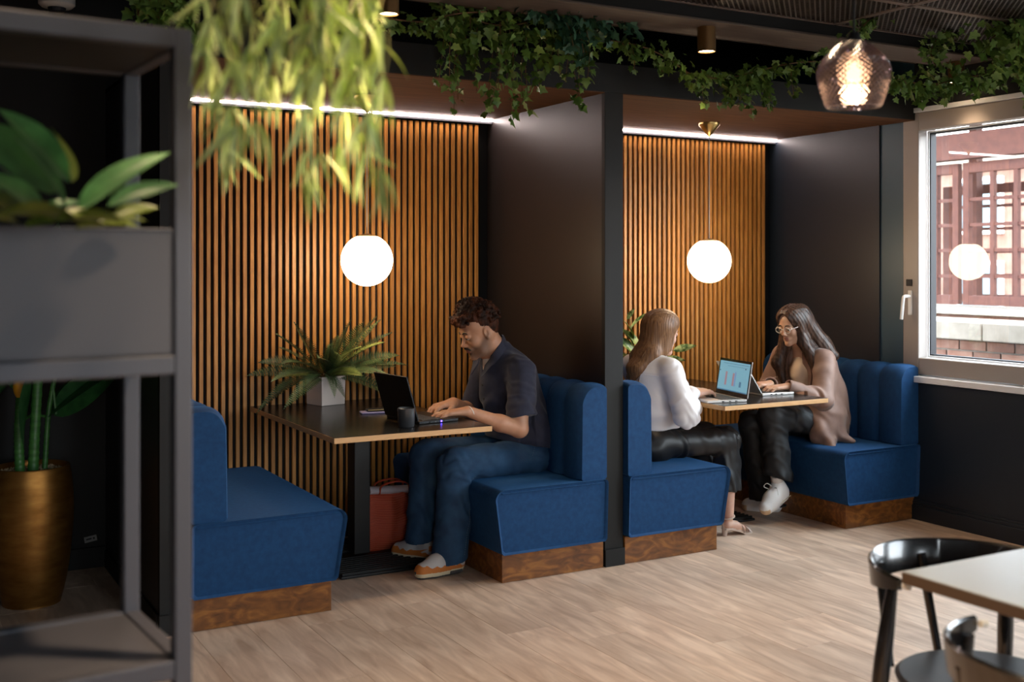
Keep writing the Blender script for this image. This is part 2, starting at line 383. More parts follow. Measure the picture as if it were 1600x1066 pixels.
def window(i, a, b):
    z0, z1 = .845, 2.375; x0 = XW-.004; fw = .115
    mb = MB(); mb.box((x0, b-fw, z0), (x0+.075, b, z1)); mb.box((x0, a, z0), (x0+.075, a+fw, z1))
    mb.box((x0, a+fw, z0), (x0+.075, b-fw, z0+.098)); mb.box((x0, a+fw, z1-.105), (x0+.075, b-fw, z1))
    o = struct('window_%d' % i, mb, 'pvc', bevel=.006)
    g = .010; f2 = MB(); ya, yb = a+fw, b-fw; za, zb = z0+.098, z1-.105
    for lo, hi in (((x0+.075, yb-g, za), (x0+.13, yb, zb)), ((x0+.075, ya, za), (x0+.13, ya+g, zb)), ((x0+.075, ya+g, za), (x0+.13, yb-g, za+g)), ((x0+.075, ya+g, zb-g), (x0+.13, yb-g, zb))): f2.box(lo, hi)
    part('glazing_bead', f2, 'sill', o, bevel=.003)
    gk = MB(); y2, y1, z2, z3 = ya+g, yb-g, za+g, zb-g; t = .007
    for lo, hi in (((x0+.085, y1-t, z2), (x0+.131, y1, z3)), ((x0+.085, y2, z2), (x0+.131, y2+t, z3)), ((x0+.085, y2+t, z2), (x0+.131, y1-t, z2+t)), ((x0+.085, y2+t, z3-t), (x0+.131, y1-t, z3))): gk.box(lo, hi)
    part('gasket', gk, 'gasket', o)
    part('glass', MB().add([(x0+.114, y2, z2), (x0+.130, y1, z2), (x0+.130, y1, z3), (x0+.114, y2, z3)], [(0, 1, 2, 3)]), 'pane', o)
    part('frame_outer', MB().box((x0+.13, a, z0), (3.40, b, z0+.03)).box((x0+.13, b-.03, z0), (3.40, b, z1)).box((x0+.13, a, z0), (3.40, a+.03, z1)).box((x0+.13, a, z1-.03), (3.40, b, z1)), 'pvc', o)
    part('head_trim', B((x0-.012, a-.01, z1), (x0+.02, b+.0, z1+.028)), 'sill', o, bevel=.003)
    part('sill_board', B((XW-.055, a-.06, .802), (XW+.25, b-.10, .838)), 'sill', o, bevel=.004)
    if i == 1:
        hb = part('handle_plate', B((x0-.012, .018, 1.19), (x0, .044, 1.335)), 'white', o, bevel=.004)
        part('handle_lever', MB().tube(spline([(x0-.01, .031, 1.30), (x0-.05, .031, 1.30), (x0-.058, .036, 1.285), (x0-.058, .046, 1.20), (x0-.058, .05, 1.165)], 12), .010, 8), 'white', hb, smooth=True)
        part('lock_plate', B((x0-.006, .02, 1.36), (x0, .062, 1.40)), 'gasket', o, bevel=.002)
for i, (a, b) in enumerate(WIN): window(i+1, a, b)
# rest of the room, behind and beside the camera
wl = struct('wall_left', B((-4.75, -7.1, 0), (-4.6, 1.4, 2.86)), 'black')
wf = MB(); xs = [-4.6]
for x in (-2.6, -.2, 2.0): xs += [x-.45, x+.45]
xs.append(3.3)
for k in range(0, len(xs), 2): wf.box((xs[k], -7.1, 0), (xs[k+1], -6.9, 2.86))
for x in (-2.6, -.2, 2.0): wf.box((x-.45, -7.1, 0), (x+.45, -6.9, 1.05)); wf.box((x-.45, -7.1, 2.35), (x+.45, -6.9, 2.86))
struct('wall_front', wf, 'navywall')
for k, x in enumerate((-2.6, -.2, 2.0)):
    mb = MB().box((x-.45, -7.05, 1.05), (x-.38, -6.95, 2.35)).box((x+.38, -7.05, 1.05), (x+.45, -6.95, 2.35)).box((x-.38, -7.05, 1.05), (x+.38, -6.95, 1.12)).box((x-.38, -7.05, 2.28), (x+.38, -6.95, 2.35))
    o = struct('window_%d' % (k+4), mb, 'pvc', bevel=.004); part('glass', MB().add([(x-.38, -7.0, 1.12), (x+.38, -7.0, 1.12), (x+.38, -7.0, 2.28), (x-.38, -7.0, 2.28)], [(0, 1, 2, 3)]), 'pane', o)
# ceiling beams and expanded metal panels
for k, (ya, yb) in enumerate(((-.55, -.265), (-2.35, -2.05))):
    tb_ = struct('trim_%d' % (k+2), B((-4.6, ya, 2.60), (XW-.01, yb, 2.612)), 'beam', bevel=.003)
    part('beam_side', B((-4.6, ya+.004, 2.612), (XW-.01, yb-.004, 2.74)), 'ceil', tb_)
def mesh_panel(x0, x1, y0, y1, z=2.665, pitch=.030):
    o = part('mesh_panel', MB().box((x0, y0, z-.004), (x1, y0+.012, z+.02)).box((x0, y1-.012, z-.004), (x1, y1, z+.02)).box((x0, y0, z-.004), (x0+.012, y1, z+.02)).box((x1-.012, y0, z-.004), (x1, y1, z+.02)), 'meshframe', cl)
    mb = MB(); wdt = .0055
    n = int((x1-x0+y1-y0)/pitch)
    for s_ in (1, -1):
        for k in range(n):
            c = x0 - (y1-y0) + k*pitch*1.05 if s_ == 1 else x0 + k*pitch*1.05
            # line x = c + s*(y-y0)
            ya, yb = y0, y1; xa = c; xb = c + s_*(y1-y0)
            if s_ == 1:
                if xa < x0: ya = y0+(x0-xa); xa = x0
                if xb > x1: yb = y0+(x1-c); xb = x1
            else:
                if xa > x1: ya = y0+(xa-x1); xa = x1
                if xb < x0: yb = y0+(c-x0); xb = x0
            if yb-ya < .01: continue
            zz = z if s_ == 1 else z+.002
            mb.add([(xa-wdt, ya, zz), (xa+wdt, ya, zz), (xb+wdt, yb, zz), (xb-wdt, yb, zz), (xa, ya, zz+.008), (xb, yb, zz+.008)], [(0, 1, 2, 3), (0, 4, 5, 3), (1, 2, 5, 4)])
    m_ = part('mesh_sheet', mb, 'mesh', o, kind='stuff')
for (ya, yb) in ((-.26, -.005), (-1.03, -.56), (-2.04, -1.035)):
    x = XW-.02
    while x > -3.2:
        mesh_panel(x-1.19, x, ya, yb); x -= 1.2
for x in (-3.0, -1.2, .62, 1.9): part('hanger_rail', B((x, -2.05, 2.70), (x+.03, -.01, 2.73)), 'meshframe', cl)
# LED strips
for k, (x0, x1, lab) in enumerate(((XL1, XC0, 'thin glowing light strip above the slats in the left booth'), (XC1, XW-.014, 'thin glowing light strip above the slats in the right booth'))):
    t = thing('light_strip', lab, 'light', ((x0+x1)/2, 1.15, H-.02), 'light strips above the slats')
    part('profile', MB().box((x0+.002, 1.164, H-.032), (x1-.002, 1.180, H-.005)), 'gasket', t)
    part('diffuser', B((x0+.003, 1.152, H-.0190), (x1-.003, 1.164, H-.0065)), 'ledstrip', t)

# ================================================================== BENCHES
def rsec(x0, x1, z0, z1, tx0, tx1, r0, r1, n=5):
    """section in x-z: bottom at x0..x1, top at tx0..tx1, top corners rounded by r0 (x0 side) and r1"""
    pts = [(x0+.012, z0), (x1-.012, z0), (x1, z0+.012)]
    for k in range(n+1):
        a = k/n*PI/2; pts.append((tx1-r1+r1*math.cos(a), z1-r1+r1*math.sin(a)))
    for k in range(n+1):
        a = PI/2+k/n*PI/2; pts.append((tx0+r0+r0*math.cos(a), z1-r0+r0*math.sin(a)))
    pts.append((x0, z0+.012)); return pts
def bench(label, xw, xf, s, ym=0.0):
    """xw: partition side, xf: seat front foot, s=+1 when the seat faces +x"""
    t = thing('banquette_bench', label, 'bench', ((xw+xf)/2, .6, 0), 'blue velvet banquettes')
    a, b = sorted((xw, xf)); part('plinth', B((a+.002, -.004, 0), (b, 1.16, .135)), 'plinth', t, bevel=.002)
    secs = []
    for y, e in ((-.028, .022), (-.036, .012), (-.04, .0), (.2, 0), (.7, 0), (1.13, 0), (1.15, .008)):
        f0 = xf+s*.018; f1 = xf+s*.056
        q = rsec(min(xw, f0), max(xw, f0), .137, .442, min(xw, f1), max(xw, f1), .02 if s > 0 else .045, .045 if s > 0 else .02)
        c = (sum(p[0] for p in q)/len(q), sum(p[1] for p in q)/len(q))
        tl = -.018*(1-min(1, max(0, (y+.04)/.05))) if False else 0
        secs.append([(p[0]+(c[0]-p[0])*e*2, y+tl-(.012 if y < 0 else 0)*(p[1]-.14)/.3*1.0, p[1]+(c[1]-p[1])*e*2) for p in q])
    part('seat', MB().loft(secs), 'velvet', t, smooth=True)
    part('seat_piping', MB().tube([(xw+s*.02, -.0455, .425), (xf+s*.02, -.0455, .425)], .003, 6), 'velvet', t)
    yy = -.035; wd = .1675
    for k in range(7):
        y0, y1 = yy+k*wd, yy+(k+1)*wd-.001; secs = []
        m = 9
        for j in range(m):
            u = -1+2*j/(m-1); e = .020*(1-math.sqrt(max(0, 1-(u*.985)**2))); y = (y0+y1)/2+u*(y1-y0)/2
            f0 = xw+s*(.158-e); f1 = xw+s*(.150-e); tp = .904-e*.8
            if s > 0: q = rsec(xw, f0, .437, tp, xw, f1, .018, .078, 8)
            else: q = rsec(f0, xw, .437, tp, f1, xw, .078, .018, 8)
            q2 = []
            for (px_, pz) in q:
                v = (pz-.44)/.40; bul = .020*math.sin(PI*min(1, max(0, v)))**.8
                if (px_-xw)*s > .07: px_ += s*bul
                q2.append((px_, y, pz))
            secs.append(q2)
        part('back_channel', MB().loft(secs), 'velvet', t, smooth=True)
    return t
bench('blue velvet bench in the left booth, empty, partly behind the grey shelf frame', XL1+.008, -.448, 1)
bench('blue velvet bench in the left booth with the man sitting on it', XC0-.014, .387, -1)
bench('blue velvet bench right of the black post, woman in white sitting on it', XC1+.008, 1.667, 1)
bench('blue velvet bench by the window wall, woman in brown blazer sitting on it', XW-.017, 2.592, -1)

# ================================================================== BOOTH TABLES
def booth_table(label, x0, x1, y0, px):
    t = thing('booth_table', label, 'table', ((x0+x1)/2, .6, 0), 'black topped booth tables')
    y1 = 1.166
    part('tabletop', MB().box((x0+.002, y0+.002, .7485), (x1-.002, y1, .7502)), 'tabletop', t)
    part('edge_band', B((x0, y0, .7245), (x1, y1, .7485)), 'tabledge', t, bevel=.0015)
    bx, by = px, .76
    part('pedestal', B((bx-.042, by-.05, .03), (bx+.042, by+.05, .70)), 'iron', t, bevel=.004)
    part('top_plate', MB().box((bx-.24, by-.03, .695), (bx+.24, by+.03, .7245)).box((bx-.03, by-.3, .695), (bx+.03, by+.3, .7245)), 'iron', t)
    bs = part('base_plate', B((bx-.225, by-.35, 0), (bx+.225, by+.33, .014)), 'iron', t, bevel=.004)
    rib = MB().box((-.215, -.006, 0), (.215, .006, .012)).mesh('base_rib', ['iron'])
    for k in range(20):
        yk = by-.33+k*.0335
        if abs(yk-by) < .05: continue
        o = bpy.data.objects.new('base_rib', rib); COL.objects.link(o); o.parent = bs; o.location = (bx, yk, .014)
    return t
booth_table('black topped table with pale edge, fern and mug on it, in the left booth', -.461, .30, -.073, -.02)
booth_table('black topped table with pale edge and two silver laptops, in the right booth', 1.694, 2.425, -.038, 2.07)

# ================================================================== LAMPS
def globe_lamp(label, x, y, z):
    t = thing('globe_pendant', label, 'lamp', (x, y, H-.006), 'opal globe pendants')
    part('ceiling_cone', MB().lathe([(0, 0), (.062, 0), (.062, -.016), (.03, -.052), (.006, -.082), (0, -.084)], (x, y, H-.005), 28), 'brass', t, smooth=True)
    part('cord', MB().tube([(x, y, H-.085), (x, y, z+.13)], .0030, 6), 'steelcord', t)
    cp = part('cap', MB().lathe([(0, .016), (.012, .015), (.05, .004), (.052, 0), (0, 0)], (x, y, z+.118), 24), 'brass', t, smooth=True)
    r = .13; pr = [(0, -r)] + [(r*math.sin(a), -r*math.cos(a)) for a in [k/20*PI*.88 for k in range(1, 21)]] + [(.045, .122), (.02, .122)]
    part('globe', MB().lathe([p for p in pr if p[0] > 0] , (x, y, z), 40, close=True), 'globe', t, smooth=True)
globe_lamp('glowing white globe pendant over the table in the left booth', -.012, .67, 1.508)
globe_lamp('glowing white globe pendant over the table in the right booth', 2.168, .67, 1.508)

def can_light(label, x, y, z=2.6, m='bronze', r=.043, h=.115, power=1.0):
    t = thing('ceiling_spotlight', label, 'lamp', (x, y, z), 'cylinder ceiling spotlights')
    part('can', MB().lathe([(.001, 0), (r, 0), (r, -h), (r-.004, -h), (r-.006, -h+.012), (.001, -h+.013)], (x, y, z), 28), m, t, smooth=True)
    part('lens', MB().lathe([(.001, 0), (r-.006, -.001), (r-.006, -.004), (.001, -.005)], (x, y, z-h+.010), 24), 'lens', t)
    light('spot_beam', 'SPOT', (x, y, z-h-.01), (0, 0, 0), 14*power, (1, .72, .46), spot_size=R(95), spot_blend=.9, shadow_soft_size=.05)
can_light('brass cylinder spotlight left of the smoked glass pendant', 1.245, -.44)
can_light('dark bronze cylinder spotlight among ivy near the window', 3.02, -.40)
can_light('spotlight behind the bamboo leaves at the top edge', -.37, -.44)
can_light('added unseen spotlight brightening the shelf and its planter', -1.85, -2.75, power=.8)  # invented lamp out of view, gives the planter leaves top light
can_light('added unseen spotlight brightening the bamboo leaves', -1.15, -3.0, power=11.0)  # no known fixture: lamp added above the view to brighten the bamboo
can_light('spotlight over the dining table', .2, -2.2, power=1.0)

# smoked cut-glass pendant
px_, py_, pz_ = .113, -2.442, 1.994
t = thing('glass_pendant', 'smoked cut glass pendant lamp with glowing bulb in front of the ivy', 'lamp', (px_, py_, 2.6))
prof = [(.012, .092), (.030, .084), (.055, .067), (.078, .046), (.094, .026), (.101, .006), (.100, -.015), (.094, -.040), (.086, -.064), (.078, -.084), (.072, -.092)]
pp = spline([(a*.92, 0, b) for a, b in prof], 34); vs = []; fs = []; nn = 36
ring = lambda i, k, d=0: (px_+(pp[i].x+d)*math.cos(2*PI*(k+(i % 2)*.5)/nn), py_+(pp[i].x+d)*math.sin(2*PI*(k+(i % 2)*.5)/nn), pz_+pp[i].z)
for i in range(len(pp)-2):          # cut diamonds: each one a little four-sided pyramid
    for k in range(nn):
        kl, kr = (k-1, k) if i % 2 == 0 else (k, k+1); o = len(vs)
        m_ = math.atan2(math.sin(2*PI*(k+(i % 2)*.5)/nn), math.cos(2*PI*(k+(i % 2)*.5)/nn)); rr = pp[i+1].x+.0042
        vs += [ring(i, k), ring(i+1, kr), ring(i+2, k), ring(i+1, kl), (px_+rr*math.cos(m_), py_+rr*math.sin(m_), pz_+pp[i+1].z)]
        fs += [(o, o+1, o+4), (o+1, o+2, o+4), (o+2, o+3, o+4), (o+3, o, o+4)]
part('glass_shade', MB().add(vs, fs), 'smoke', t)
part('cord', MB().tube([(px_, py_, 2.6), (px_, py_, pz_+.10)], .0035, 8), 'iron', t)
part('lamp_holder', MB().lathe([(.001, .11), (.014, .108), (.02, .09), (.02, .045), (.015, .035), (.001, .035)], (px_, py_, pz_), 20), 'iron', t, smooth=True)
part('bulb', MB().lathe([(.008, .036), (.012, .03), (.021, .012), (.025, -.004), (.022, -.02), (.012, -.031), (.001, -.034)], (px_, py_, pz_), 20, close=True), 'filament', t, smooth=True)
light('bulb_glow', 'POINT', (px_, py_, pz_-.055), (0, 0, 0), .4, (1, .62, .3), shadow_soft_size=.02)

# ================================================================== OUTSIDE THE WINDOW
struct('ground', B((3.5, -14, -.6), (26, 22, -.5)), 'paving')
t = thing('parapet_wall', 'low brick wall with pale concrete coping right outside the window', 'wall', (4.75, 2, -.5))
part('core', B((4.56, -6, -.5), (4.94, 8, .955)), 'mortar', t)
bk = MB().box((0, 0, 0), (.012, .215, .065)).mesh('brick', ['brick'], bevel=.003, seg=1)
for r_ in range(6):
    for c_ in range(24):
        piece(bk, 'brick', t, (4.55-4.75, -1.2+c_*.225+(.11 if r_ % 2 else 0)-2, .885-r_*.075+.5))
for k in range(9):
    y = -4.6+k*1.3; part('coping', B((4.50, y, .957), (5.0, y+1.29, 1.085)), 'concrete', t, bevel=.008)
t = thing('far_ledge', 'pale concrete ledge carrying the red timber screens', 'wall', (7.1, 2.4, -.5))
part('wall_body', B((6.75, -3, -.5), (7.5, 8, 1.02)), 'pinkwall', t); part('cap_stone', B((6.68, -3, 1.02), (7.56, 8, 1.075)), 'concrete', t, bevel=.006)
def screen(label, ya, yb, x, n, z0=1.10, z1=2.47, m='rust', w_=.07):
    t = thing('timber_screen', label, 'screen', (x, (ya+yb)/2, z0), 'red timber window screens')
    part('stile', B((x, ya, z0), (x+.06, ya+w_, z1)), m, t, bevel=.004); part('stile', B((x, yb-w_, z0), (x+.06, yb, z1)), m, t, bevel=.004)
    part('rail', B((x, ya+w_, z0), (x+.06, yb-w_, z0+.09)), m, t, bevel=.004); part('rail', B((x, ya+w_, z1-.10), (x+.06, yb-w_, z1)), m, t, bevel=.004)
    for k in range(1, n):
        y = ya+w_+(yb-ya-2*w_)*k/n; part('mullion', B((x+.004, y-.022, z0+.09), (x+.05, y+.022, z1-.1)), m, t)
    for z in (1.375, 1.625, 1.87, 2.115): part('glazing_bar', B((x+.010, ya+w_, z-.016), (x+.04, yb-w_, z+.016)), m, t)
    return t
screen('narrow red timber screen nearest the left edge of the window view', 2.82, 3.14, 7.0, 1)
screen('wide red timber screen right of the narrow one', 1.35, 2.77, 7.0, 5)
screen('red timber screen far right outside, mostly beyond the frame', -.1, 1.3, 7.0, 5)
screen('darker red screen standing behind the others outside', 2.2, 4.0, 8.2, 6, z0=1.08, z1=2.35, w_=.12)
t = thing('screen_canopy', 'timber fascia and posts at the red screens, with an added sky-blocking deck', 'canopy', (7.4, 2, 2.5))
part('fascia', B((6.9, -3, 2.50), (7.05, 6.5, 2.75)), 'rust', t); part('sky_blocker', B((5.9, .4, 3.3), (9.4, 8, 3.42)), 'felt', t)  # deck is added overhead to cut the skylight on the court
for k in range(6): part('canopy_post', B((8.0, -.2+k*.9, 1.075), (8.1, -.1+k*.9, 3.3)), 'rust', t)
t = thing('far_building', 'pink brick building far beyond the screens', 'building', (15, 5, -.5))
part('facade', B((14, 1.2, -.5), (16, 16, 3.1)), 'pinkwall', t)
part('cornice', B((13.9, 1.2, 3.1), (16, 16, 3.3)), 'concrete', t)
for k in range(7):
    for z in (.6, 2.0):
        f = part('window', B((13.95, 1.9+k*1.9, z), (14.0, 2.8+k*1.9, z+.95)), 'white', t); part('pane', B((13.94, 1.97+k*1.9, z+.07), (13.955, 2.73+k*1.9, z+.88)), 'farglass', f)

# ================================================================== SIGNED DISTANCE MODELLING (bodies, clothes, hair, shoes)
def V3(*a): return np.array(a, float)
def unit(v): v = np.array(v, float); return v/np.linalg.norm(v)
class SDF:
    def __init__(s, lo, hi, h=.004, hz=None):
        hz = hz or h
        s.x = np.arange(lo[0], hi[0], h); s.y = np.arange(lo[1], hi[1], h); s.z = np.arange(lo[2], hi[2], hz)
        s.h = max(h, hz); s.f = np.full((len(s.x), len(s.y), len(s.z)), .3, np.float32)
    def win(s, lo, hi):
        sl = []
        for ax, a, b in ((s.x, lo[0], hi[0]), (s.y, lo[1], hi[1]), (s.z, lo[2], hi[2])):
            i, j = np.searchsorted(ax, a), np.searchsorted(ax, b)
            if j <= i: return None
            sl.append(slice(i, j))
        return tuple(sl), s.x[sl[0]][:, None, None], s.y[sl[1]][None, :, None], s.z[sl[2]][None, None, :]
    def comb(s, sl, d, k, op):
        f = s.f[sl]
        if op == 'sub': d = -d
        if op in ('sub', 'int'): f, d = -f, -d
        if k > 0:
            hh = np.clip(.5+.5*(f-d)/k, 0, 1); r = f*(1-hh)+d*hh-k*hh*(1-hh)
        else: r = np.minimum(f, d)
        if op in ('sub', 'int'): r = -r
        s.f[sl] = r
    def cone(s, a, b, ra, rb=None, k=.01, op='add', flat=None):
        """tapered capsule; flat=(direction, factor) squeezes it along a direction"""
        rb = ra if rb is None else rb; a = np.array(a, float); b = np.array(b, float)
        pad = max(ra, rb)*(1.6 if flat else 1)+k+3*s.h
        w_ = s.win(np.minimum(a, b)-pad, np.maximum(a, b)+pad)
        if w_ is None: return s
        sl, X, Y, Z = w_; ab = b-a; L = max(ab@ab, 1e-12)
        t = np.clip(((X-a[0])*ab[0]+(Y-a[1])*ab[1]+(Z-a[2])*ab[2])/L, 0, 1)
        dx = X-a[0]-t*ab[0]; dy = Y-a[1]-t*ab[1]; dz = Z-a[2]-t*ab[2]
        q = dx*dx+dy*dy+dz*dz
        if flat:
            n = unit(flat[0]); c = dx*n[0]+dy*n[1]+dz*n[2]; q = q+c*c*(flat[1]**2-1)
        s.comb(sl, np.sqrt(q)-(ra+(rb-ra)*t), k, op); return s
    def ell(s, c, r, k=.01, op='add', M3=None):
        c = np.array(c, float); r = np.array(r, float); m = r.max() if M3 is not None else r
        pad = m+k+3*s.h; w_ = s.win(c-pad, c+pad)
        if w_ is None: return s
        sl, X, Y, Z = w_; X = X-c[0]; Y = Y-c[1]; Z = Z-c[2]
        if M3 is not None: X, Y, Z = (X*M3[0, i]+Y*M3[1, i]+Z*M3[2, i] for i in range(3))
        k0 = np.sqrt((X/r[0])**2+(Y/r[1])**2+(Z/r[2])**2); k1 = np.sqrt((X/r[0]**2)**2+(Y/r[1]**2)**2+(Z/r[2]**2)**2)+1e-9
        s.comb(sl, k0*(k0-1)/k1, k, op); return s
    def chain(s, pts, rs, k=.01, **kw):
        for i in range(len(pts)-1): s.cone(pts[i], pts[i+1], rs[i], rs[i+1], k, **kw)
        return s
    def plane(s, p, n, k=.0, box=None):
        """removes everything on the +n side of the plane (inside box if given)"""
        p = np.array(p, float); n = unit(n)
        lo, hi = box if box else ((s.x[0], s.y[0], s.z[0]), (s.x[-1]+1, s.y[-1]+1, s.z[-1]+1))
        w_ = s.win(lo, hi)
        if w_ is None: return s
        sl, X, Y, Z = w_; d = (X-p[0])*n[0]+(Y-p[1])*n[1]+(Z-p[2])*n[2]
        s.f[sl] = np.maximum(s.f[sl], d); return s
    def mesh(s, name, mats, disp=None, pick=None, smooth=1, wt=None):
        f = s.f; ins = f < 0; nx, ny, nz = f.shape
        cnt = np.zeros((nx-1, ny-1, nz-1), np.uint8)
        for a in (0, 1):
            for b in (0, 1):
                for c in (0, 1): cnt += ins[a:nx-1+a, b:ny-1+b, c:nz-1+c]
        act = np.argwhere((cnt > 0) & (cnt < 8))
        idx = np.full(cnt.shape, -1, np.int64); idx[act[:, 0], act[:, 1], act[:, 2]] = np.arange(len(act))
        acc = np.zeros((len(act), 3)); n = np.zeros(len(act))
        cor = [(a, b, c) for a in (0, 1) for b in (0, 1) for c in (0, 1)]
        ax = [s.x, s.y, s.z]
        for c0 in cor:
            for d in range(3):
                if c0[d]: continue
                c1 = list(c0); c1[d] = 1
                i0 = act+np.array(c0); i1 = act+np.array(c1)
                f0 = f[i0[:, 0], i0[:, 1], i0[:, 2]].astype(float); f1 = f[i1[:, 0], i1[:, 1], i1[:, 2]].astype(float)
                m_ = (f0 < 0) != (f1 < 0); t = np.where(m_, f0/np.where(m_, f0-f1, 1), 0)
                p0 = np.stack([ax[q][i0[:, q]] for q in range(3)], 1); p1 = np.stack([ax[q][i1[:, q]] for q in range(3)], 1)
                acc += np.where(m_[:, None], p0+(p1-p0)*t[:, None], 0); n += m_
        P = acc/np.maximum(n, 1)[:, None]; quads = []
        for d in range(3):
            sh = [slice(None)]*3; s2 = [slice(None)]*3; sh[d] = slice(0, -1); s2[d] = slice(1, None)
            A = ins[tuple(sh)]; Bb = ins[tuple(s2)]; e = np.argwhere(A != Bb); o1, o2 = [q for q in range(3) if q != d]
            e = e[(e[:, o1] > 0) & (e[:, o2] > 0) & (e[:, o1] < f.shape[o1]-1) & (e[:, o2] < f.shape[o2]-1)]
            fl_ = A[e[:, 0], e[:, 1], e[:, 2]]
            q = []
            for (u, v) in ((0, 0), (1, 0), (1, 1), (0, 1)):
                ee = e.copy(); ee[:, o1] -= u; ee[:, o2] -= v; q.append(idx[ee[:, 0], ee[:, 1], ee[:, 2]])
            q = np.stack(q, 1)
            flip = fl_ if d != 1 else ~fl_
            q[~flip] = q[~flip][:, ::-1]; quads.append(q)
        Q = np.concatenate(quads); Q = Q[(Q >= 0).all(1)]
        for _ in range(smooth):
            a2 = np.zeros_like(P); c2 = np.zeros(len(P))
            for k in range(4):
                i, j = Q[:, k], Q[:, (k+1) % 4]
                for q in range(3): a2[:, q] += np.bincount(i, P[j, q], len(P))+np.bincount(j, P[i, q], len(P))
                c2 += np.bincount(i, minlength=len(P))+np.bincount(j, minlength=len(P))
            P = P*.6+a2/np.maximum(c2, 1)[:, None]*.4
        if disp is not None:
            fn = np.cross(P[Q[:, 2]]-P[Q[:, 0]], P[Q[:, 3]]-P[Q[:, 1]]); vn = np.zeros_like(P)
            for k in range(4):
                for q in range(3): vn[:, q] += np.bincount(Q[:, k], fn[:, q], len(P))
            vn /= np.linalg.norm(vn, axis=1)[:, None]+1e-12; P = P+vn*disp(P)[:, None]
        me = bpy.data.meshes.new(name); me.vertices.add(len(P)); me.vertices.foreach_set('co', P.ravel())
        me.loops.add(Q.size); me.loops.foreach_set('vertex_index', Q.ravel()); me.polygons.add(len(Q))
        me.polygons.foreach_set('loop_start', np.arange(0, Q.size, 4)); me.polygons.foreach_set('loop_total', np.full(len(Q), 4))
        me.polygons.foreach_set('use_smooth', np.ones(len(Q), bool))
        for m_ in mats: me.materials.append(M[m_])
        if pick is not None: me.polygons.foreach_set('material_index', pick(P[Q].mean(1)).astype(np.int32))
        me.update(calc_edges=True)
        if wt is not None:
            at = me.attributes.new('tone', 'FLOAT', 'POINT'); at.data.foreach_set('value', np.clip(wt(P), 0, 1).astype(np.float32))
        return me
def frame(fwd, up):
    f = unit(fwd); l = unit(np.cross(up, f)); u = np.cross(f, l); return np.stack([f, l, u], 1)      # columns: forward, left, up
def rotv(v, ax, a):
    ax = unit(ax); return v*math.cos(a)+np.cross(ax, v)*math.sin(a)+ax*(ax@v)*(1-math.cos(a))

def sculpt_head(s, c, Rm, sc=1.0, fem=False):
    L = lambda x, y, z: c + Rm@(np.array((x, y, z))*sc)
    E = lambda p, r, k=.012, op='add': s.ell(L(*p), np.array(r)*sc, k*sc, op, Rm)
    K = lambda a, b, ra, rb, k=.01, op='add': s.cone(L(*a), L(*b), ra*sc, rb*sc, k*sc, op)
    E((-.012, 0, .036), (.094, .073, .083), .01); E((.036, 0, .046), (.050, .058, .048), .03); E((.026, 0, -.030), (.058, .056, .080), .03)
    for y in (-1, 1):
        K((-.008, .052*y, -.035), (.035, .040*y, -.082), .018, .014, .03); K((.035, .040*y, -.082), (.074, .010*y, -.101), .014, .014, .024)
        E((.060, .034*y, -.026), (.022, .020, .022), .022)
    E((.077, 0, -.099), (.015, .018, .014), .014)
    K((.080, -.030, .022), (.080, .030, .022), .012, .012, .018)
    for y in (-1, 1): E((.099, .031*y, .004), (.016, .019, .011), .014, 'sub')
    K((.084, 0, .016), (.106, 0, -.030), .0075, .0095, .010); E((.108, 0, -.031), (.0105, .0095, .009), .006)
    for y in (-1, 1): E((.098, .0115*y, -.036), (.010, .0062, .0075), .005)
    E((.080 if not fem else .077, 0, -.060), (.018, .026, .016), .014)
    q = -.0035 if fem else 0
    K((.093+q, -.016, -.0580), (.0975+q, 0, -.0560), .0040, .0050, .005); K((.0975+q, 0, -.0560), (.093+q, .016, -.0580), .0050, .0040, .005)
    K((.091+q, -.014, -.0665), (.0955+q, 0, -.0680), .0044, .0056, .005); K((.0955+q, 0, -.0680), (.091+q, .014, -.0665), .0056, .0044, .005)
    for y in (-1, 1):
        E((.0795, .0315*y, .0052), (.0148, .0168, .0122), .003)          # lids over the eyes
        E((-.004, .072*y, -.004), (.019, .0085, .031), .006); E((.004, .081*y, -.002), (.010, .007, .018), .004, 'sub'); E((.001, .074*y, -.026), (.009, .008, .010), .005)
    return L
def face_bits(root, L, Rm, sc, browm, eyem=None, tilt=0):
    for y in (-1, 1):
        e = MB(); ctr = L(.0803, .0315*y, .0018)
        bm = bmesh.new(); bmesh.ops.create_icosphere(bm, subdivisions=3, radius=.0122*sc)
        e.add([v.co+Vector(ctr) for v in bm.verts], [[v.index for v in f.verts] for f in bm.faces]); bm.free()
        ey = part('eye', e, 'sclera', root, smooth=2)
        iris = MB(); p0 = L(.0803+.0105, .0315*y, -.0022); p1 = L(.0803+.0124, .0315*y, -.0024)
        iris.tube([p0, p1], [.0060*sc, .0052*sc], 16)
        part('iris', iris, 'iris', ey)
        b = MB(); pts = [L(.0965-abs(t)*.006*0-(.012*max(0, t)**1.5), (.014+.034*t)*y, .0235+.006*math.sin(t*PI)-.003*t) for t in (0, .25, .5, .75, 1)]
        b.tube(pts, [.0028*sc, .0036*sc, .0034*sc, .0028*sc, .0012*sc], 6)
        part('eyebrow', b, browm, root, smooth=True)
        l_ = MB(); pts = [L(.0955-.010*t*t-(.0025 if t < .1 else 0), (.021+.022*t)*y, -.0015+.0045*math.sin(t*PI)) for t in (0, .3, .6, 1)]
        l_.tube(pts, .0011*sc, 5); part('eyelashes', l_, browm, root)
M['sclera'] = mat('eye white', (.42, .38, .35), .3); M['iris'] = mat('dark iris', (.03, .018, .012), .15)

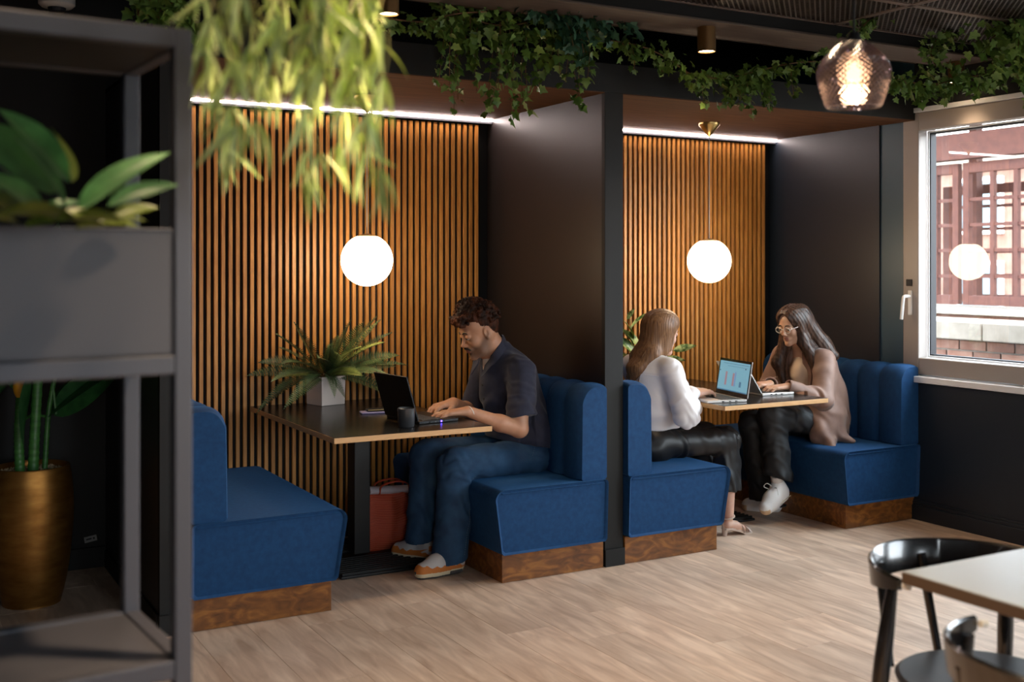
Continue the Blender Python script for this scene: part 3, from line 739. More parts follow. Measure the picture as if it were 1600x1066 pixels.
def sculpt_hand(s, wr, fwd, up, thumb, sc=1.0, curl=(18, 38, 34), spread=1.0, wrist_r=.026, elbow=None, lift=0):
    """thumb=+1: thumb on the left of fwd (seen with the back of the hand up)"""
    Rm = frame(fwd, up); wr = np.array(wr, float)
    L = lambda x, y, z: wr + Rm@(np.array((x, y, z))*sc)
    lat = [.0275, .0095, -.0090, -.0265]; fo = [.088, .092, .087, .079]; ln = [.074, .083, .077, .060]; rad = [.0088, .0090, .0086, .0077]
    for i in range(4):
        y = lat[i]*thumb
        s.cone(L(.0, y*.55, 0), L(fo[i], y, .002), .0150*sc, .0115*sc, .014*sc, flat=(Rm[:, 2], 1.12))
    s.cone(L(.012, .018*thumb, -.006), L(.055, .022*thumb, -.008), .015*sc, .012*sc, .014*sc)
    for i in range(4):
        y = lat[i]*thumb; p = L(fo[i], y, .001); d = unit(Rm@np.array((1, (lat[i]*4.0)*thumb*spread, lift)))
        ax = Rm[:, 1]; r = rad[i]*sc
        segs = (.46, .29, .25)
        for j, (fr, an) in enumerate(zip(segs, curl)):
            d = rotv(d, ax, R(an*(1, 1.05, 1.1, 1.2)[i])); q = p+d*ln[i]*fr*sc
            s.cone(p, q, r*(1.08, 1, .93)[j], r*(1.0, .93, .80)[j], .0035*sc if j else .007*sc); p = q
    y = thumb
    s.cone(L(.016, .020*y, -.006), L(.048, .044*y, -.014), .0145*sc, .0112*sc, .012*sc)
    s.cone(L(.048, .044*y, -.014), L(.076, .052*y, -.022), .0108*sc, .0100*sc, .004*sc)
    s.cone(L(.076, .052*y, -.022), L(.098, .048*y, -.030), .0098*sc, .0078*sc, .003*sc)
    return L

def fold(P, sc=40, amp=.004, seed=0, dirv=(0, 0, 1)):
    """soft cloth folds: warped ridges that run across dirv"""
    d = unit(dirv); rs = np.random.RandomState(seed); u = P@d; w_ = 0
    for k in range(4):
        v = rs.randn(3); v /= np.linalg.norm(v); w_ = w_+np.sin(P@v*sc*(.5+.35*k)+rs.rand()*6.3)*(1.1/(k+1))
    return amp*(np.sin(u*sc+w_*1.5)*.6+.4*np.sin(u*sc*1.9+w_*2.3))
def surface(me):
    from mathutils.bvhtree import BVHTree
    return BVHTree.FromPolygons([v.co for v in me.vertices], [p.vertices for p in me.polygons])
def near(P, a, b, r):
    a = np.array(a, float); b = np.array(b, float); ab = b-a; t = np.clip(((P-a)@ab)/(ab@ab), 0, 1)
    return np.clip(1-np.linalg.norm(P-a-t[:, None]*ab, axis=1)/r, 0, 1)

def sculpt_shoe(s, heel, toe, zs, w_=.046, pitch=0, roll=0, h_ank=.115, up=(0, 0, 1)):
    """low sneaker; returns its local frame"""
    heel = np.array(heel, float); toe = np.array(toe, float); Ln = np.linalg.norm(toe-heel); Rm = frame(toe-heel, up)
    L = lambda x, y, z: heel + Rm@np.array((x*Ln, y, z))
    F = (Rm[:, 2], 1.0)
    s.cone(L(.13, 0, .052), L(.55, .0, .050), .040, .046, .02); s.cone(L(.55, 0, .050), L(.82, .003, .036), .044, .036, .03)
    s.cone(L(.16, 0, .050), L(.20, 0, h_ank-.02), .036, .036, .03); s.cone(L(.20, 0, h_ank-.025), L(.52, 0, .068), .034, .026, .03)
    s.cone(L(.15, 0, .03), L(.60, .0, .03), .040, .046, .01); s.cone(L(.60, 0, .03), L(.83, .003, .028), .046, .037, .01)
    sp = heel+Rm[:, 2]*.0; lo = np.minimum(heel, toe)-.2; hi = np.maximum(heel, toe)+.3
    s.plane(sp, -Rm[:, 2], box=(lo, hi))
    return L, Rm, Ln
def shoe_tube(L, pts, r, n=6): return MB().tube([L(*p) for p in pts], r, n)
#FIG

# ================================================================== THE MAN, LEFT BOOTH
def person(label, loc): return thing('person', label, 'person', loc)
def make_man():
    t = person('man with curly dark hair and moustache in navy shirt and jeans, typing on black laptop', (.62, .42, .44))
    hc = V3(.494, .412, 1.152); Rh = frame((-.925, .08, -.36), (-.36, .03, .93)); sc = 1.05
    s = SDF((.04, .08, .0), (1.0, .80, 1.32), .0034, .0036)
    L = sculpt_head(s, hc, Rh, sc)
    s.chain([L(-.020, 0, -.030), L(-.030, 0, -.085), (.605, .42, 1.035)], [.054, .054, .062], .03)
    s.cone(L(.015, 0, -.075), (.565, .42, 1.02), .040, .045, .03)
    P = dict(pel=(.72, .42, .53), wai=(.725, .42, .70), che=(.665, .42, .89), Ls=(.628, .25, .962), Rs=(.618, .59, .957),
             Le=(.590, .185, .682), Re=(.575, .665, .71), Lw=(.322, .215, .782), Rw=(.372, .47, .795),
             Lh=(.71, .335, .515), Rh=(.71, .505, .515), Lk=(.295, .305, .512), Rk=(.268, .575, .518), La=(.255, .285, .10), Ra=(.275, .505, .12))
    for k in P: P[k] = V3(*P[k])
    s.cone(P['pel'], P['wai'], .12, .12, .05, flat=((1, 0, 0), 1.25)); s.cone(P['wai'], P['che'], .12, .125, .05, flat=((1, 0, 0), 1.2))
    s.cone(P['Ls'], P['Rs'], .055, .055, .05); s.cone(P['che'], (.635, .42, 1.0), .11, .06, .05)
    for a, b, c, up, th, cv in (('Ls', 'Le', 'Lw', (-.05, 0, 1), -1, (10, 20, 16)), ('Rs', 'Re', 'Rw', (0, .1, 1), 1, (12, 24, 20))):
        s.cone(P[a], P[b], .052, .043, .02); m = P[b]*.62+P[c]*.38+V3(0, 0, -.004)
        s.cone(P[b], m, .042, .042, .015); s.cone(m, P[c], .040, .0275, .02, flat=((0, 0, 1), 1.1))
        f = unit((-.99, .10, -.05)) if a == 'Ls' else unit((-.93, -.33, -.10))
        sculpt_hand(s, P[c]+f*.012, f, up, th, 1.14, cv)
    for q in 'LR':
        s.cone(P[q+'h'], P[q+'k'], .085, .062, .04); s.cone(P[q+'k'], P[q+'a'], .060, .040, .03)
    Rt = Rh.T
    def pick(C_):
        q = (C_-hc)@Rh/sc; x, y, z = q.T
        lips = (np.abs(y) < .0185) & (z < -.0535) & (z > -.0735) & (x > .088) & (x < .12)
        o = np.zeros(len(C_), int); o[lips] = 1; return o
    def wt(C_):
        q = (C_-hc)@Rh/sc; x, y, z = q.T; r_ = np.linalg.norm(q, axis=1)
        up_ = -.040+.055*np.clip((.05-x)/.06, 0, 1); cl = lambda v: np.clip(v, 0, 1)
        return .9*cl((up_-z)/.02)*cl((z+.125)/.02)*cl((x+.02)/.035)*cl((.15-r_)/.02)
    part('body', s.mesh('body', ['skinM', 'lipM'], pick=pick, wt=wt), None, t)
    face_bits(t, L, Rh, sc, 'brow')
    mo = MB()
    for y in (-1, 1):
        mo.tube([L(.1000, .001*y, -.0480), L(.0990, .012*y, -.0500), L(.0935, .024*y, -.0560), L(.088, .029*y, -.0625)], [.0050, .0055, .0042, .0016], 7)
    part('moustache', mo, 'brow', t, smooth=True)
    # curly hair
    h_ = SDF((.28, .24, 1.08), (.70, .58, 1.37), .0034)
    h_.ell(L(-.018, 0, .052), (.096, .082, .082), 0, M3=Rh); h_.ell(L(.035, 0, .098), (.070, .068, .040), .03, M3=Rh)
    h_.ell(L(-.050, 0, .006), (.045, .064, .055), .03, M3=Rh)
    rs = random.Random(3)
    for k in range(620):
        th = rs.uniform(-PI, PI); ph = rs.uniform(-.15, PI/2); u = V3(math.cos(ph)*math.cos(th), math.cos(ph)*math.sin(th), math.sin(ph))
        front = max(0, u[0]); top = max(0, u[2])
        if u[2] < .25 and u[0] > -.1: continue
        rr = V3(.098+.036*top*front, .082, .088+.034*top*(.5+front)); p = u*rr+V3(-.024+.024*top, 0, .050)
        r0 = rs.uniform(.006, .0125)*(.75+.5*top)
        h_.ell(L(*p), (r0, r0*rs.uniform(.7, 1.2), r0), .0045, M3=Rh)
    for k in range(70):
        y = rs.uniform(-.060, .060); p = (.092+rs.uniform(-.012, .026)-abs(y)*.25, y, .078+rs.uniform(-.012, .03)); r0 = rs.uniform(.009, .013)
        h_.ell(L(*p), (r0, r0, r0), .0045, M3=Rh)
    h_.plane(L(.060, 0, .052), Rh@V3(.85, 0, -.55), box=(L(0, 0, 0)-.16, L(0, 0, 0)+.16)) if False else None
    h_.ell(L(.085, 0, -.005), (.056, .080, .062), .006, 'sub', Rh)
    for y in (-1, 1): h_.ell(L(.012, .085*y, -.022), (.030, .028, .034), .004, 'sub', Rh)
    n1 = lambda Q: .0022*np.sin(Q[:, 0]*520+3*np.sin(Q[:, 2]*300))*np.sin(Q[:, 2]*480+2*np.sin(Q[:, 1]*410))*np.sin(Q[:, 1]*500)
    ho = part('hair', h_.mesh('hair', ['hairM'], disp=n1), None, t); cu = MB()
    for k in range(330):
        th = rs.uniform(-2.6, 2.6); ph = rs.uniform(.25, PI/2); u = V3(math.cos(ph)*math.cos(th), math.cos(ph)*math.sin(th), math.sin(ph)); top = max(0, u[2]); front = max(0, u[0])
        if u[0] < .1 and u[2] < .55: continue
        p = u*V3(.104+.036*top*front, .086, .094+.036*top*(.5+front))+V3(-.024+.024*top, 0, .052); a1 = unit(np.cross(u, V3(rs.uniform(-1, 1), rs.uniform(-1, 1), rs.uniform(-1, 1)))); a2 = np.cross(u, a1); rr = rs.uniform(.005, .010)
        cu.tube([tuple(L(*(p+a1*rr*math.cos(q)+a2*rr*math.sin(q)*.4+u*(rr*math.sin(q)+.0012*q)))) for q in [j*.75 for j in range(8)]], [.0017]*7+[.0007], 4, cap=False)
    part('curls', cu, 'hairM', ho, smooth=2, kind='stuff')
    # shirt
    c = SDF((.44, .06, .46), (.90, .80, 1.12), .0045)
    c.cone((.740, .42, .56), (.735, .42, .70), .155, .150, .04, flat=((1, 0, 0), 1.16)); c.cone((.735, .42, .70), (.670, .42, .89), .150, .150, .05, flat=((1, 0, 0), 1.16))
    c.cone((.660, .42, .90), (.595, .42, 1.03), .135, .082, .05, flat=((0, 1, 0), .9)); c.cone((.635, .27, .967), (.625, .57, .962), .068, .068, .05)
    c.cone((.58, .42, .80), (.58, .42, .93), .07, .06, .06)
    for a, b in (('Ls', 'Le'), ('Rs', 'Re')):
        e = P[a]+(P[b]-P[a])*1.25; c.cone(P[a]+V3(.01, 0, 0), e+V3(.012, 0, 0), .070, .079, .03)
        d = unit(P[b]-P[a]+V3(.06, 0, 0)); m = P[a]+(P[b]-P[a])*.80
        c.plane(m, d, box=(m+V3(-.12, -.12, -.16), m+V3(.12, .085 if a == 'Ls' else .12, .10))) if a == 'Ls' else c.plane(m, d, box=(m+V3(-.12, -.085, -.16), m+V3(.12, .12, .10)))
    c.cone((.765, .355, .60), (.765, .485, .60), .128, .128, .05); c.cone((.69, .42, .62), (.65, .42, .66), .125, .115, .05, flat=((0, 0, 1), 1.1))
    c.plane((.80, .42, .560), (-.22, 0, -1))
    c.cone(L(-.02, 0, -.07), (.575, .42, 1.07), .056, .060, .012, 'sub'); c.cone((.525, .405, 1.04), (.530, .41, .90), .036, .008, .006, 'sub')
    def dsp(Q):
        a = fold(Q, 42, .0055, 2, (.7, .3, .5)); sl = near(Q, P['Ls'], P['Le'], .12); b = fold(Q, 70, .0055, 5, (.5, .1, .8))
        bel = np.clip((.72-Q[:, 2])/.2, 0, 1); cc = fold(Q, 48, .0075, 8, (.25, .1, 1)); return a+sl*b+bel*cc
    sh_o = part('shirt', c.mesh('shirt', ['navyshirt'], disp=dsp), None, t)
    col_ = MB()       # open collar, a folded band round the neck
    rim = [(.500, .372, .985), (.528, .348, 1.036), (.562, .346, 1.082), (.604, .378, 1.120), (.620, .42, 1.130), (.606, .46, 1.120), (.570, .492, 1.082), (.535, .487, 1.036), (.505, .455, .985)]
    P1 = spline(rim, 40); cen = Vector((.56, .42, 1.05)); secs = []
    for i, p in enumerate(P1):
        o = Vector((p.x-cen.x, p.y-cen.y, 0)).normalized(); wd = .044+.012*abs(i-20)/20
        a = p; b = p+o*wd*.42+Vector((-.010 if i in range(0, 6) or i > 34 else 0, 0, -wd)); q = o*.004
        secs.append([tuple(a-q), tuple(a+q), tuple(b+q*1.6), tuple(b)])
    col_.loft(secs); part('collar', col_, 'navyshirt', t, smooth=True)
    te = SDF((.50, .30, .86), (.72, .54, 1.06), .004); te.cone((.60, .42, 1.02), (.64, .42, .91), .066, .10, .03); te.cone((.545, .41, 1.01), (.56, .41, .89), .036, .045, .02)
    te.cone(L(-.02, 0, -.06), (.59, .415, 1.06), .050, .054, .004, 'sub'); te.plane(L(.0, 0, -.075)+V3(0.02, 0, -.045), (-.35, 0, 1))
    part('undershirt', te.mesh('undershirt', ['tee']), None, t)
    bv = surface(sh_o.data)
    for z in (.88, .81, .74):
        x = bv.ray_cast(Vector((.3, .41, z)), Vector((1, 0, 0)))[0].x
        part('shirt_button', MB().tube([(x-.002, .41, z), (x+.002, .41, z)], .0055, 10), 'brow', t)
    # jeans
    j = SDF((.06, .10, .03), (.93, .74, .70), .0045)
    j.cone((.76, .42, .535), (.74, .42, .57), .135, .14, .05, flat=((0, 0, 1), 1.15)); j.cone((.765, .34, .515), (.765, .50, .515), .092, .092, .04, flat=((0, 0, 1), 1.1))
    for q, hem, rr in (('L', V3(.252, .285, .06), .090), ('R', V3(.225, .53, .12), .088)):
        kn = P[q+'k']; hp = P[q+'h']+V3(.02, 0, 0)
        j.cone(hp, kn+V3(.02, 0, .003), .096, .088, .04, flat=((0, 0, 1), 1.06)); j.ell(kn+V3(.005, 0, -.004), (.080, .080, .082), .03)
        mid = kn*.5+hem*.5+V3(.012, 0, 0); j.cone(kn+V3(.004, 0, -.02), mid, .084, .084, .03); j.cone(mid, hem+V3(0, 0, -.05), .084, rr, .03)
        n_ = (.12, .05, -1) if q == 'L' else (.22, .1, -1); bx = (hem+V3(-.14, -.10, -.12), hem+V3(.16, .10, .1))
        j.plane(hem, n_, box=bx)
    j.plane((0, 0, .424), (0, 0, -1), box=((.40, 0, .38), (1, 1, .46)))
    def dj(Q):
        sh = np.clip((.50-Q[:, 2])/.25, 0, 1); a = fold(Q, 42, .0055, 3, (.45, .3, .55)); b = fold(Q, 75, .0045, 6, (.3, .2, 1)); hp = np.clip((Q[:, 0]-.55)/.2, 0, 1)
        kn = near(Q, P['Lk'], P['Lk']+V3(.06, 0, -.07), .16); return (a*(.5+.6*sh)+b*(kn*1.6+hp*.6+.3*sh)+fold(Q, 30, .006, 11, (1, .3, .1))*sh)*np.clip((Q[:, 2]-.13)/.08, 0, 1)
    jo = part('jeans', j.mesh('jeans', ['jeans'], disp=dj), None, t)
    sm_ = MB(); bvh = surface(jo.data)
    for a_, b_, n_ in (((.375, .46), (.300, .09), 34), ((.735, .60), (.690, .53), 7)):
        for k in range(n_):
            q2 = []
            for u in (k/n_, (k+.5)/n_):
                x, z = a_[0]+(b_[0]-a_[0])*u, a_[1]+(b_[1]-a_[1])*u; h_it = bvh.ray_cast(Vector((x, 0, z)), Vector((0, 1, 0)))[0]
                if h_it: q2.append(h_it+Vector((0, -.0008, 0)))
            if len(q2) == 2: sm_.tube(q2, .0011, 4)
    part('seam_stitches', sm_, 'denimseam', jo, kind='stuff')
    # wristband
    part('bracelet', MB().tube([tuple(P['Lw']+V3(.016-.012*math.sin(a), .0305*math.cos(a), -.005+.0285*math.sin(a))) for a in [k*2*PI/24 for k in range(25)]], .0022, 5), 'lace', t, label='thin white cord bracelet on the left wrist')
    # trainers
    for nm, heel, toe, side, lift in (('L', (.322, .272, .002), (.052, .252, .002), 1, 0), ('R', (.285, .470, .004), (.135, .705, .006), 1, 0)):
        q = SDF(np.minimum(heel, toe)-V3(.09, .09, .01), np.maximum(heel, toe)+V3(.09, .09, .14), .0032)
        Ls, Rm, Ln = sculpt_shoe(q, heel, toe, .0)
        hv, inv = np.array(heel), Rm.T
        def pick(C_):
            v = (C_-hv)@Rm; x, y, z = v[:, 0]/Ln, v[:, 1], v[:, 2]; o = np.zeros(len(C_), int)
            top = .028+.010*np.clip(.35-x, 0, 1)*1.5; o[z < top+.006*np.clip((x-.8)/.15, 0, 1)*0] = 2
            wav = top+.020+.010*np.abs(((x*6.4) % 1)*2-1)+.014*np.clip((x-.72)/.2, 0, 1)-.012*np.clip((.3-x)/.2, 0, 1)
            o[(z >= top) & (z < wav) & (x > .02)] = 1; o[(z < .008)] = 3; o[(x > .965) & (z < .036)] = 3
            o[(x < .1) & (z > .06) & (z < .085)] = 1; return o
        sho = part('trainer', q.mesh('trainer', ['shoegrey', 'shoeorange', 'shoesole', 'shoedark'], pick=pick), None, t, label='pale grey trainer with orange wave band and cream sole')
        lc = MB()
        for k in range(6):
            x = .36+k*.055; z = .098-k*.0075; lc.tube([Ls(x, -.022, z-.006), Ls(x+.01, 0, z+.002), Ls(x+.022, .022, z-.006)], .0026, 5)
            lc.tube([Ls(x, .022, z-.006), Ls(x+.01, 0, z+.003), Ls(x+.022, -.022, z-.006)], .0026, 5)
        lc.tube(spline([Ls(.36, 0, .103), Ls(.33, .028, .108), Ls(.40, .036, .085)], 8), .0024, 5)
        part('laces', lc, 'lace', sho)
        sw = MB(); out = []        # curved tick on the outer side
        tk = [(.50, .052), (.47, .040), (.40, .036), (.30, .045), (.10, .072), (.30, .058), (.42, .055), (.46, .062)]
        out = [Ls(x, .0505 if False else (.0445+.004*math.sin(x*4)), z) for x, z in tk]; inn = [Ls(x, .036, z) for x, z in tk]
        sw.loft([[tuple(p) for p in inn], [tuple(p) for p in out]]); part('side_tick', sw, 'shoeorange', sho)
        aw = MB(); aw.loft([[tuple(Ls(x, .02, z)) for x, z in ((.10, .012), (.34, .010), (.34, .022), (.10, .024))], [tuple(Ls(x, .0475, z)) for x, z in ((.10, .012), (.34, .010), (.34, .022), (.10, .024))]])
        part('air_window', aw, 'shoedark', sho)
        for_sock = MB().tube([Ls(.20, 0, .07), Ls(.17, 0, .14)], [.036, .036], 16); part('sock', for_sock, 'tee', t, smooth=True)
    return t
make_man()

# ================================================================== THE WOMAN IN WHITE, RIGHT BOOTH
def strands(root, name, roots, paths, m, r=.0022, n=4):
    mb = MB()
    for p in paths: mb.tube(p, [r*.7, r, r, r*.8, r*.25][:len(p)] if len(p) <= 5 else [r]*(len(p)-1)+[r*.3], n, cap=False)
    return part(name, mb, m, root, smooth=2, kind='stuff')
def make_woman_white():
    t = person('woman with straight light brown hair in white blouse, seen from behind, typing', (1.52, .36, .44))
    hc = V3(1.575, .352, 1.112); Rh = frame((.985, .10, -.16), (.16, 0, .985)); sc = .95
    s = SDF((1.28, .02, .0), (2.12, .72, 1.25), .0036, .0038)
    L = sculpt_head(s, hc, Rh, sc, True)
    s.chain([L(-.020, 0, -.03), L(-.026, 0, -.09), (1.515, .36, .975)], [.046, .044, .055], .03)
    P = dict(pel=(1.50, .36, .535), wai=(1.50, .36, .69), che=(1.515, .36, .86), Rs=(1.525, .195, .925), Ls=(1.50, .525, .925),
             Re=(1.572, .125, .690), Le=(1.66, .57, .70), Rw=(1.690, .205, .790), Lw=(1.78, .40, .785), Rh=(1.50, .285, .525), Lh=(1.50, .44, .525),
             Rk=(1.955, .255, .512), Lk=(1.955, .44, .515), Ra=(1.925, .205, .105), La=(1.93, .45, .10))
    for k in P: P[k] = V3(*P[k])
    s.cone(P['pel'], P['wai'], .105, .095, .05); s.cone(P['wai'], P['che'], .095, .11, .05, flat=((1, 0, 0), 1.2)); s.cone(P['Ls'], P['Rs'], .045, .045, .05)
    for a, b, c, up, th, cv in (('Rs', 'Re', 'Rw', (0, -.15, 1), 1, (10, 24, 22)), ('Ls', 'Le', 'Lw', (0, .1, 1), -1, (14, 26, 22))):
        s.cone(P[a], P[b], .042, .036, .02); s.cone(P[b], P[c], .034, .022, .02)
        f = unit((.95, .20, .06)) if a == 'Rs' else unit((.97, -.22, -.04))
        sculpt_hand(s, P[c]+f*.006, f, up, th, 1.03, cv)
    for q in 'LR':
        s.cone(P[q+'h'], P[q+'k'], .08, .055, .03); s.chain([P[q+'k'], P[q+'k']*.55+P[q+'a']*.45, P[q+'a']], [.048, .044, .026], .02)
    f0 = P['Ra']; s.chain([f0+V3(-.012, 0, -.045), f0+V3(.04, .0, -.058), f0+V3(.105, -.004, -.080)], [.026, .026, .020], .02)
    s.cone(f0+V3(.09, -.004, -.078), f0+V3(.125, -.004, -.086), .024, .014, .01, flat=((0, 0, 1), 1.6))
    for k in range(5): s.cone(f0+V3(.115, .020-.010*k, -.088), f0+V3(.142-.005*k, .022-.011*k, -.093), .0075, .006, .003)
    def pick(C_):
        q = (C_-hc)@Rh/sc; x, y, z = q.T; return ((np.abs(y) < .0185) & (z < -.0535) & (z > -.0735) & (x > .088) & (x < .12)).astype(int)
    part('body', s.mesh('body', ['skinF', 'lip'], pick=pick), None, t); face_bits(t, L, Rh, sc, 'brow')
    # long straight hair
    h_ = SDF((1.30, .20, .80), (1.72, .52, 1.26), .0042)
    h_.ell(L(-.018, 0, .046), (.100, .083, .085), 0, M3=Rh); h_.ell(L(.020, 0, .070), (.078, .072, .062), .03, M3=Rh)
    h_.cone(L(-.045, 0, .03), (1.485, .350, .985), .078, .066, .04, flat=((0, 1, 0), .95)); h_.chain([(1.478, .350, 1.0), (1.402, .348, .925), (1.374, .346, .862)], [.064, .040, .013], .03, flat=((0, 1, 0), .72))
    h_.cone(L(-.01, -.050, .03), L(-.015, -.056, -.10), .036, .030, .02); h_.cone(L(-.01, .050, .03), L(-.015, .056, -.10), .036, .030, .02)
    h_.cone(L(.03, -.058, .045), L(.022, -.064, -.085), .018, .012, .015); h_.cone(L(.03, .058, .045), L(.022, .064, -.085), .018, .012, .015)
    h_.ell(L(.095, 0, -.020), (.060, .074, .078), .008, 'sub', Rh)
    rg = np.random.RandomState(4)
    dh = lambda Q: .0007*np.sin((Q[:, 1]*1.0+.15*Q[:, 0])*360+1.5*np.sin(Q[:, 2]*12))+.0006*np.sin((Q[:, 1]-.7*Q[:, 0])*560+1.5*np.sin(Q[:, 2]*9+Q[:, 1]*14))
    ho = part('hair', h_.mesh('hair', ['hairF'], disp=dh), None, t)
    rs = random.Random(5); ps = []
    for k in range(190):
        a = rs.uniform(-1, 1); e = V3(1.368+rs.uniform(-.008, .03), .350+a*.045, rs.uniform(.845, .93)-.02*abs(a)); m0 = V3(1.412+rs.uniform(-.006, .03), .352+a*.066, 1.0)
        ps.append([tuple(L(-.085+.02*abs(a), a*.05, .02)), tuple((L(-.088, a*.06, -.03)+m0)/2), tuple(m0), tuple((m0+e)/2+V3(.004, 0, 0)), tuple(e)])
    strands(ho, 'hair_strands', None, ps, 'hairF', .0020)
    # blouse
    c = SDF((1.30, .02, .56), (1.90, .72, 1.05), .0045)
    c.cone((1.510, .36, .60), (1.500, .36, .72), .132, .128, .04, flat=((1, 0, 0), 1.15)); c.cone((1.500, .36, .72), (1.520, .36, .88), .126, .135, .05, flat=((1, 0, 0), 1.28))
    c.cone((1.525, .225, .928), (1.50, .50, .928), .058, .058, .05); c.cone((1.50, .36, .90), (1.515, .36, .985), .12, .058, .05); c.cone((1.56, .30, .86), (1.56, .42, .86), .062, .062, .05)
    for a, b, w_ in (('Rs', 'Re', 'Rw'), ('Ls', 'Le', 'Lw')):
        c.cone(P[a], P[b]+V3(-.005, 0, .01), .062, .066, .03); c.cone(P[b]+V3(0, 0, .004), P[w_]+V3(-.035, 0, -.004), .066, .046, .03); c.ell(P[b]*.45+P[w_]*.55+V3(.0, 0, -.026), (.062, .046, .046), .03)
        c.cone(P[w_]+V3(-.035, 0, 0), P[w_]+V3(-.006, 0, 0), .033, .031, .015)
    c.cone(L(-.02, 0, -.08), (1.515, .36, .99), .046, .050, .01, 'sub'); c.plane((1.49, .36, .602), (0, 0, -1))
    c.cone((1.57, .31, .70), (1.595, .31, .63), .060, .075, .03); c.plane((1.6, .3, .602), (0, 0, -1))
    def dsp(Q):
        sl = near(Q, P['Rs'], P['Re'], .12)+near(Q, P['Re'], P['Rw'], .12); bk = np.clip((.90-Q[:, 2])/.25, 0, 1)
        return fold(Q, 30, .004, 4, (.3, .8, .1))+sl*fold(Q, 62, .0065, 7, (.5, .1, .6))+bk*fold(Q, 34, .007, 9, (.4, 1, .0))
    bl = part('blouse', c.mesh('blouse', ['blouse'], disp=dsp), None, t)
    bv = surface(bl.data); ys = MB(); pts = []
    for k in range(15):
        y = .22+k*.02; hh = bv.ray_cast(Vector((1.2, y, .895+.008*math.sin(k*.3))), Vector((1, 0, 0)))[0]
        if hh: pts.append(hh+Vector((-.001, 0, 0)))
    ys.tube(pts, .0022, 5); part('yoke_seam', ys, 'blouse', bl)
    co = MB(); co.lathe([(.050, -.006), (.053, .022), (.056, .022), (.056, -.012)], (1.512, .36, .972), 28); part('collar', co, 'blouse', bl, smooth=True)
    # trousers
    j = SDF((1.33, .14, .16), (2.10, .58, .68), .0045)
    j.cone((1.50, .36, .56), (1.49, .36, .62), .132, .112, .03, flat=((1, 0, 0), 1.05)); j.cone((1.475, .29, .51), (1.475, .43, .51), .092, .092, .04)
    for q in 'RL':
        j.cone(P[q+'h'], P[q+'k'], .090, .074, .03, flat=((0, 0, 1), 1.08)); hem = V3(1.942, .236 if q == 'R' else .44, .26); j.cone(P[q+'k']+V3(-.012, 0, 0), hem, .076, .072, .03); j.cone(hem, hem+V3(-.004, 0, -.08), .072, .072, .01)
    j.plane((2, .3, .245), (0, 0, -1)); j.plane((0, 0, .424), (0, 0, -1), box=((1.3, 0, .38), (1.72, 1, .46)))
    dj = lambda Q: fold(Q, 46, .0055, 3, (.6, .2, .3))+near(Q, P['Rk'], P['Rk']+V3(0, 0, -.2), .2)*fold(Q, 70, .006, 6, (1, .4, 0))
    part('trousers', j.mesh('trousers', ['satin'], disp=dj), None, t)
    for q, an in (('R', P['Ra']), ('L', P['La'])):
        if q == 'L': continue
        sd = MB(); sole = [(.0, -.028), (.05, -.026), (.10, -.034), (.15, -.020), (.158, 0), (.15, .020), (.10, .030), (.05, .022), (0, .026), (-.035, .02), (-.045, 0), (-.035, -.022)]
        zt = lambda x: .046 if x < .02 else .046-.038*min(1, (x-.02)/.08)
        lo = [(an[0]+x, an[1]+y, (zt(x)-.012)) for x, y in sole]; hi = [(an[0]+x, an[1]+y, zt(x)) for x, y in sole]; sd.loft([lo, hi])
        sandal = part('sandal', sd, 'sandal', t, label='nude heeled sandal with ankle strap')
        part('heel', MB().tube([(an[0]-.028, an[1], .036), (an[0]-.030, an[1], .001)], [.017, .013], 10), 'sandal', sandal)
        part('ankle_strap', MB().tube([(an[0]+.030*math.cos(a), an[1]+.030*math.sin(a), .100+.008*math.cos(a)) for a in [k*PI/12 for k in range(25)]], .0045, 6), 'sandal', sandal)
        part('heel_strap', MB().tube(spline([(an[0]-.036, an[1], .10), (an[0]-.044, an[1], .07), (an[0]-.034, an[1], .036)], 8), .008, 6, flat=.35), 'sandal', sandal)
        for k, x in enumerate((.082, .106, .128)):
            part('toe_strap', MB().tube(spline([(an[0]+x, an[1]-.034, .012), (an[0]+x-.006, an[1]-.024, .040-.006*k), (an[0]+x-.008, an[1], .050-.008*k), (an[0]+x-.006, an[1]+.022, .040-.006*k), (an[0]+x, an[1]+.030, .012)], 14), .010, 6, flat=.32), 'sandal', sandal)
    return t
make_woman_white()

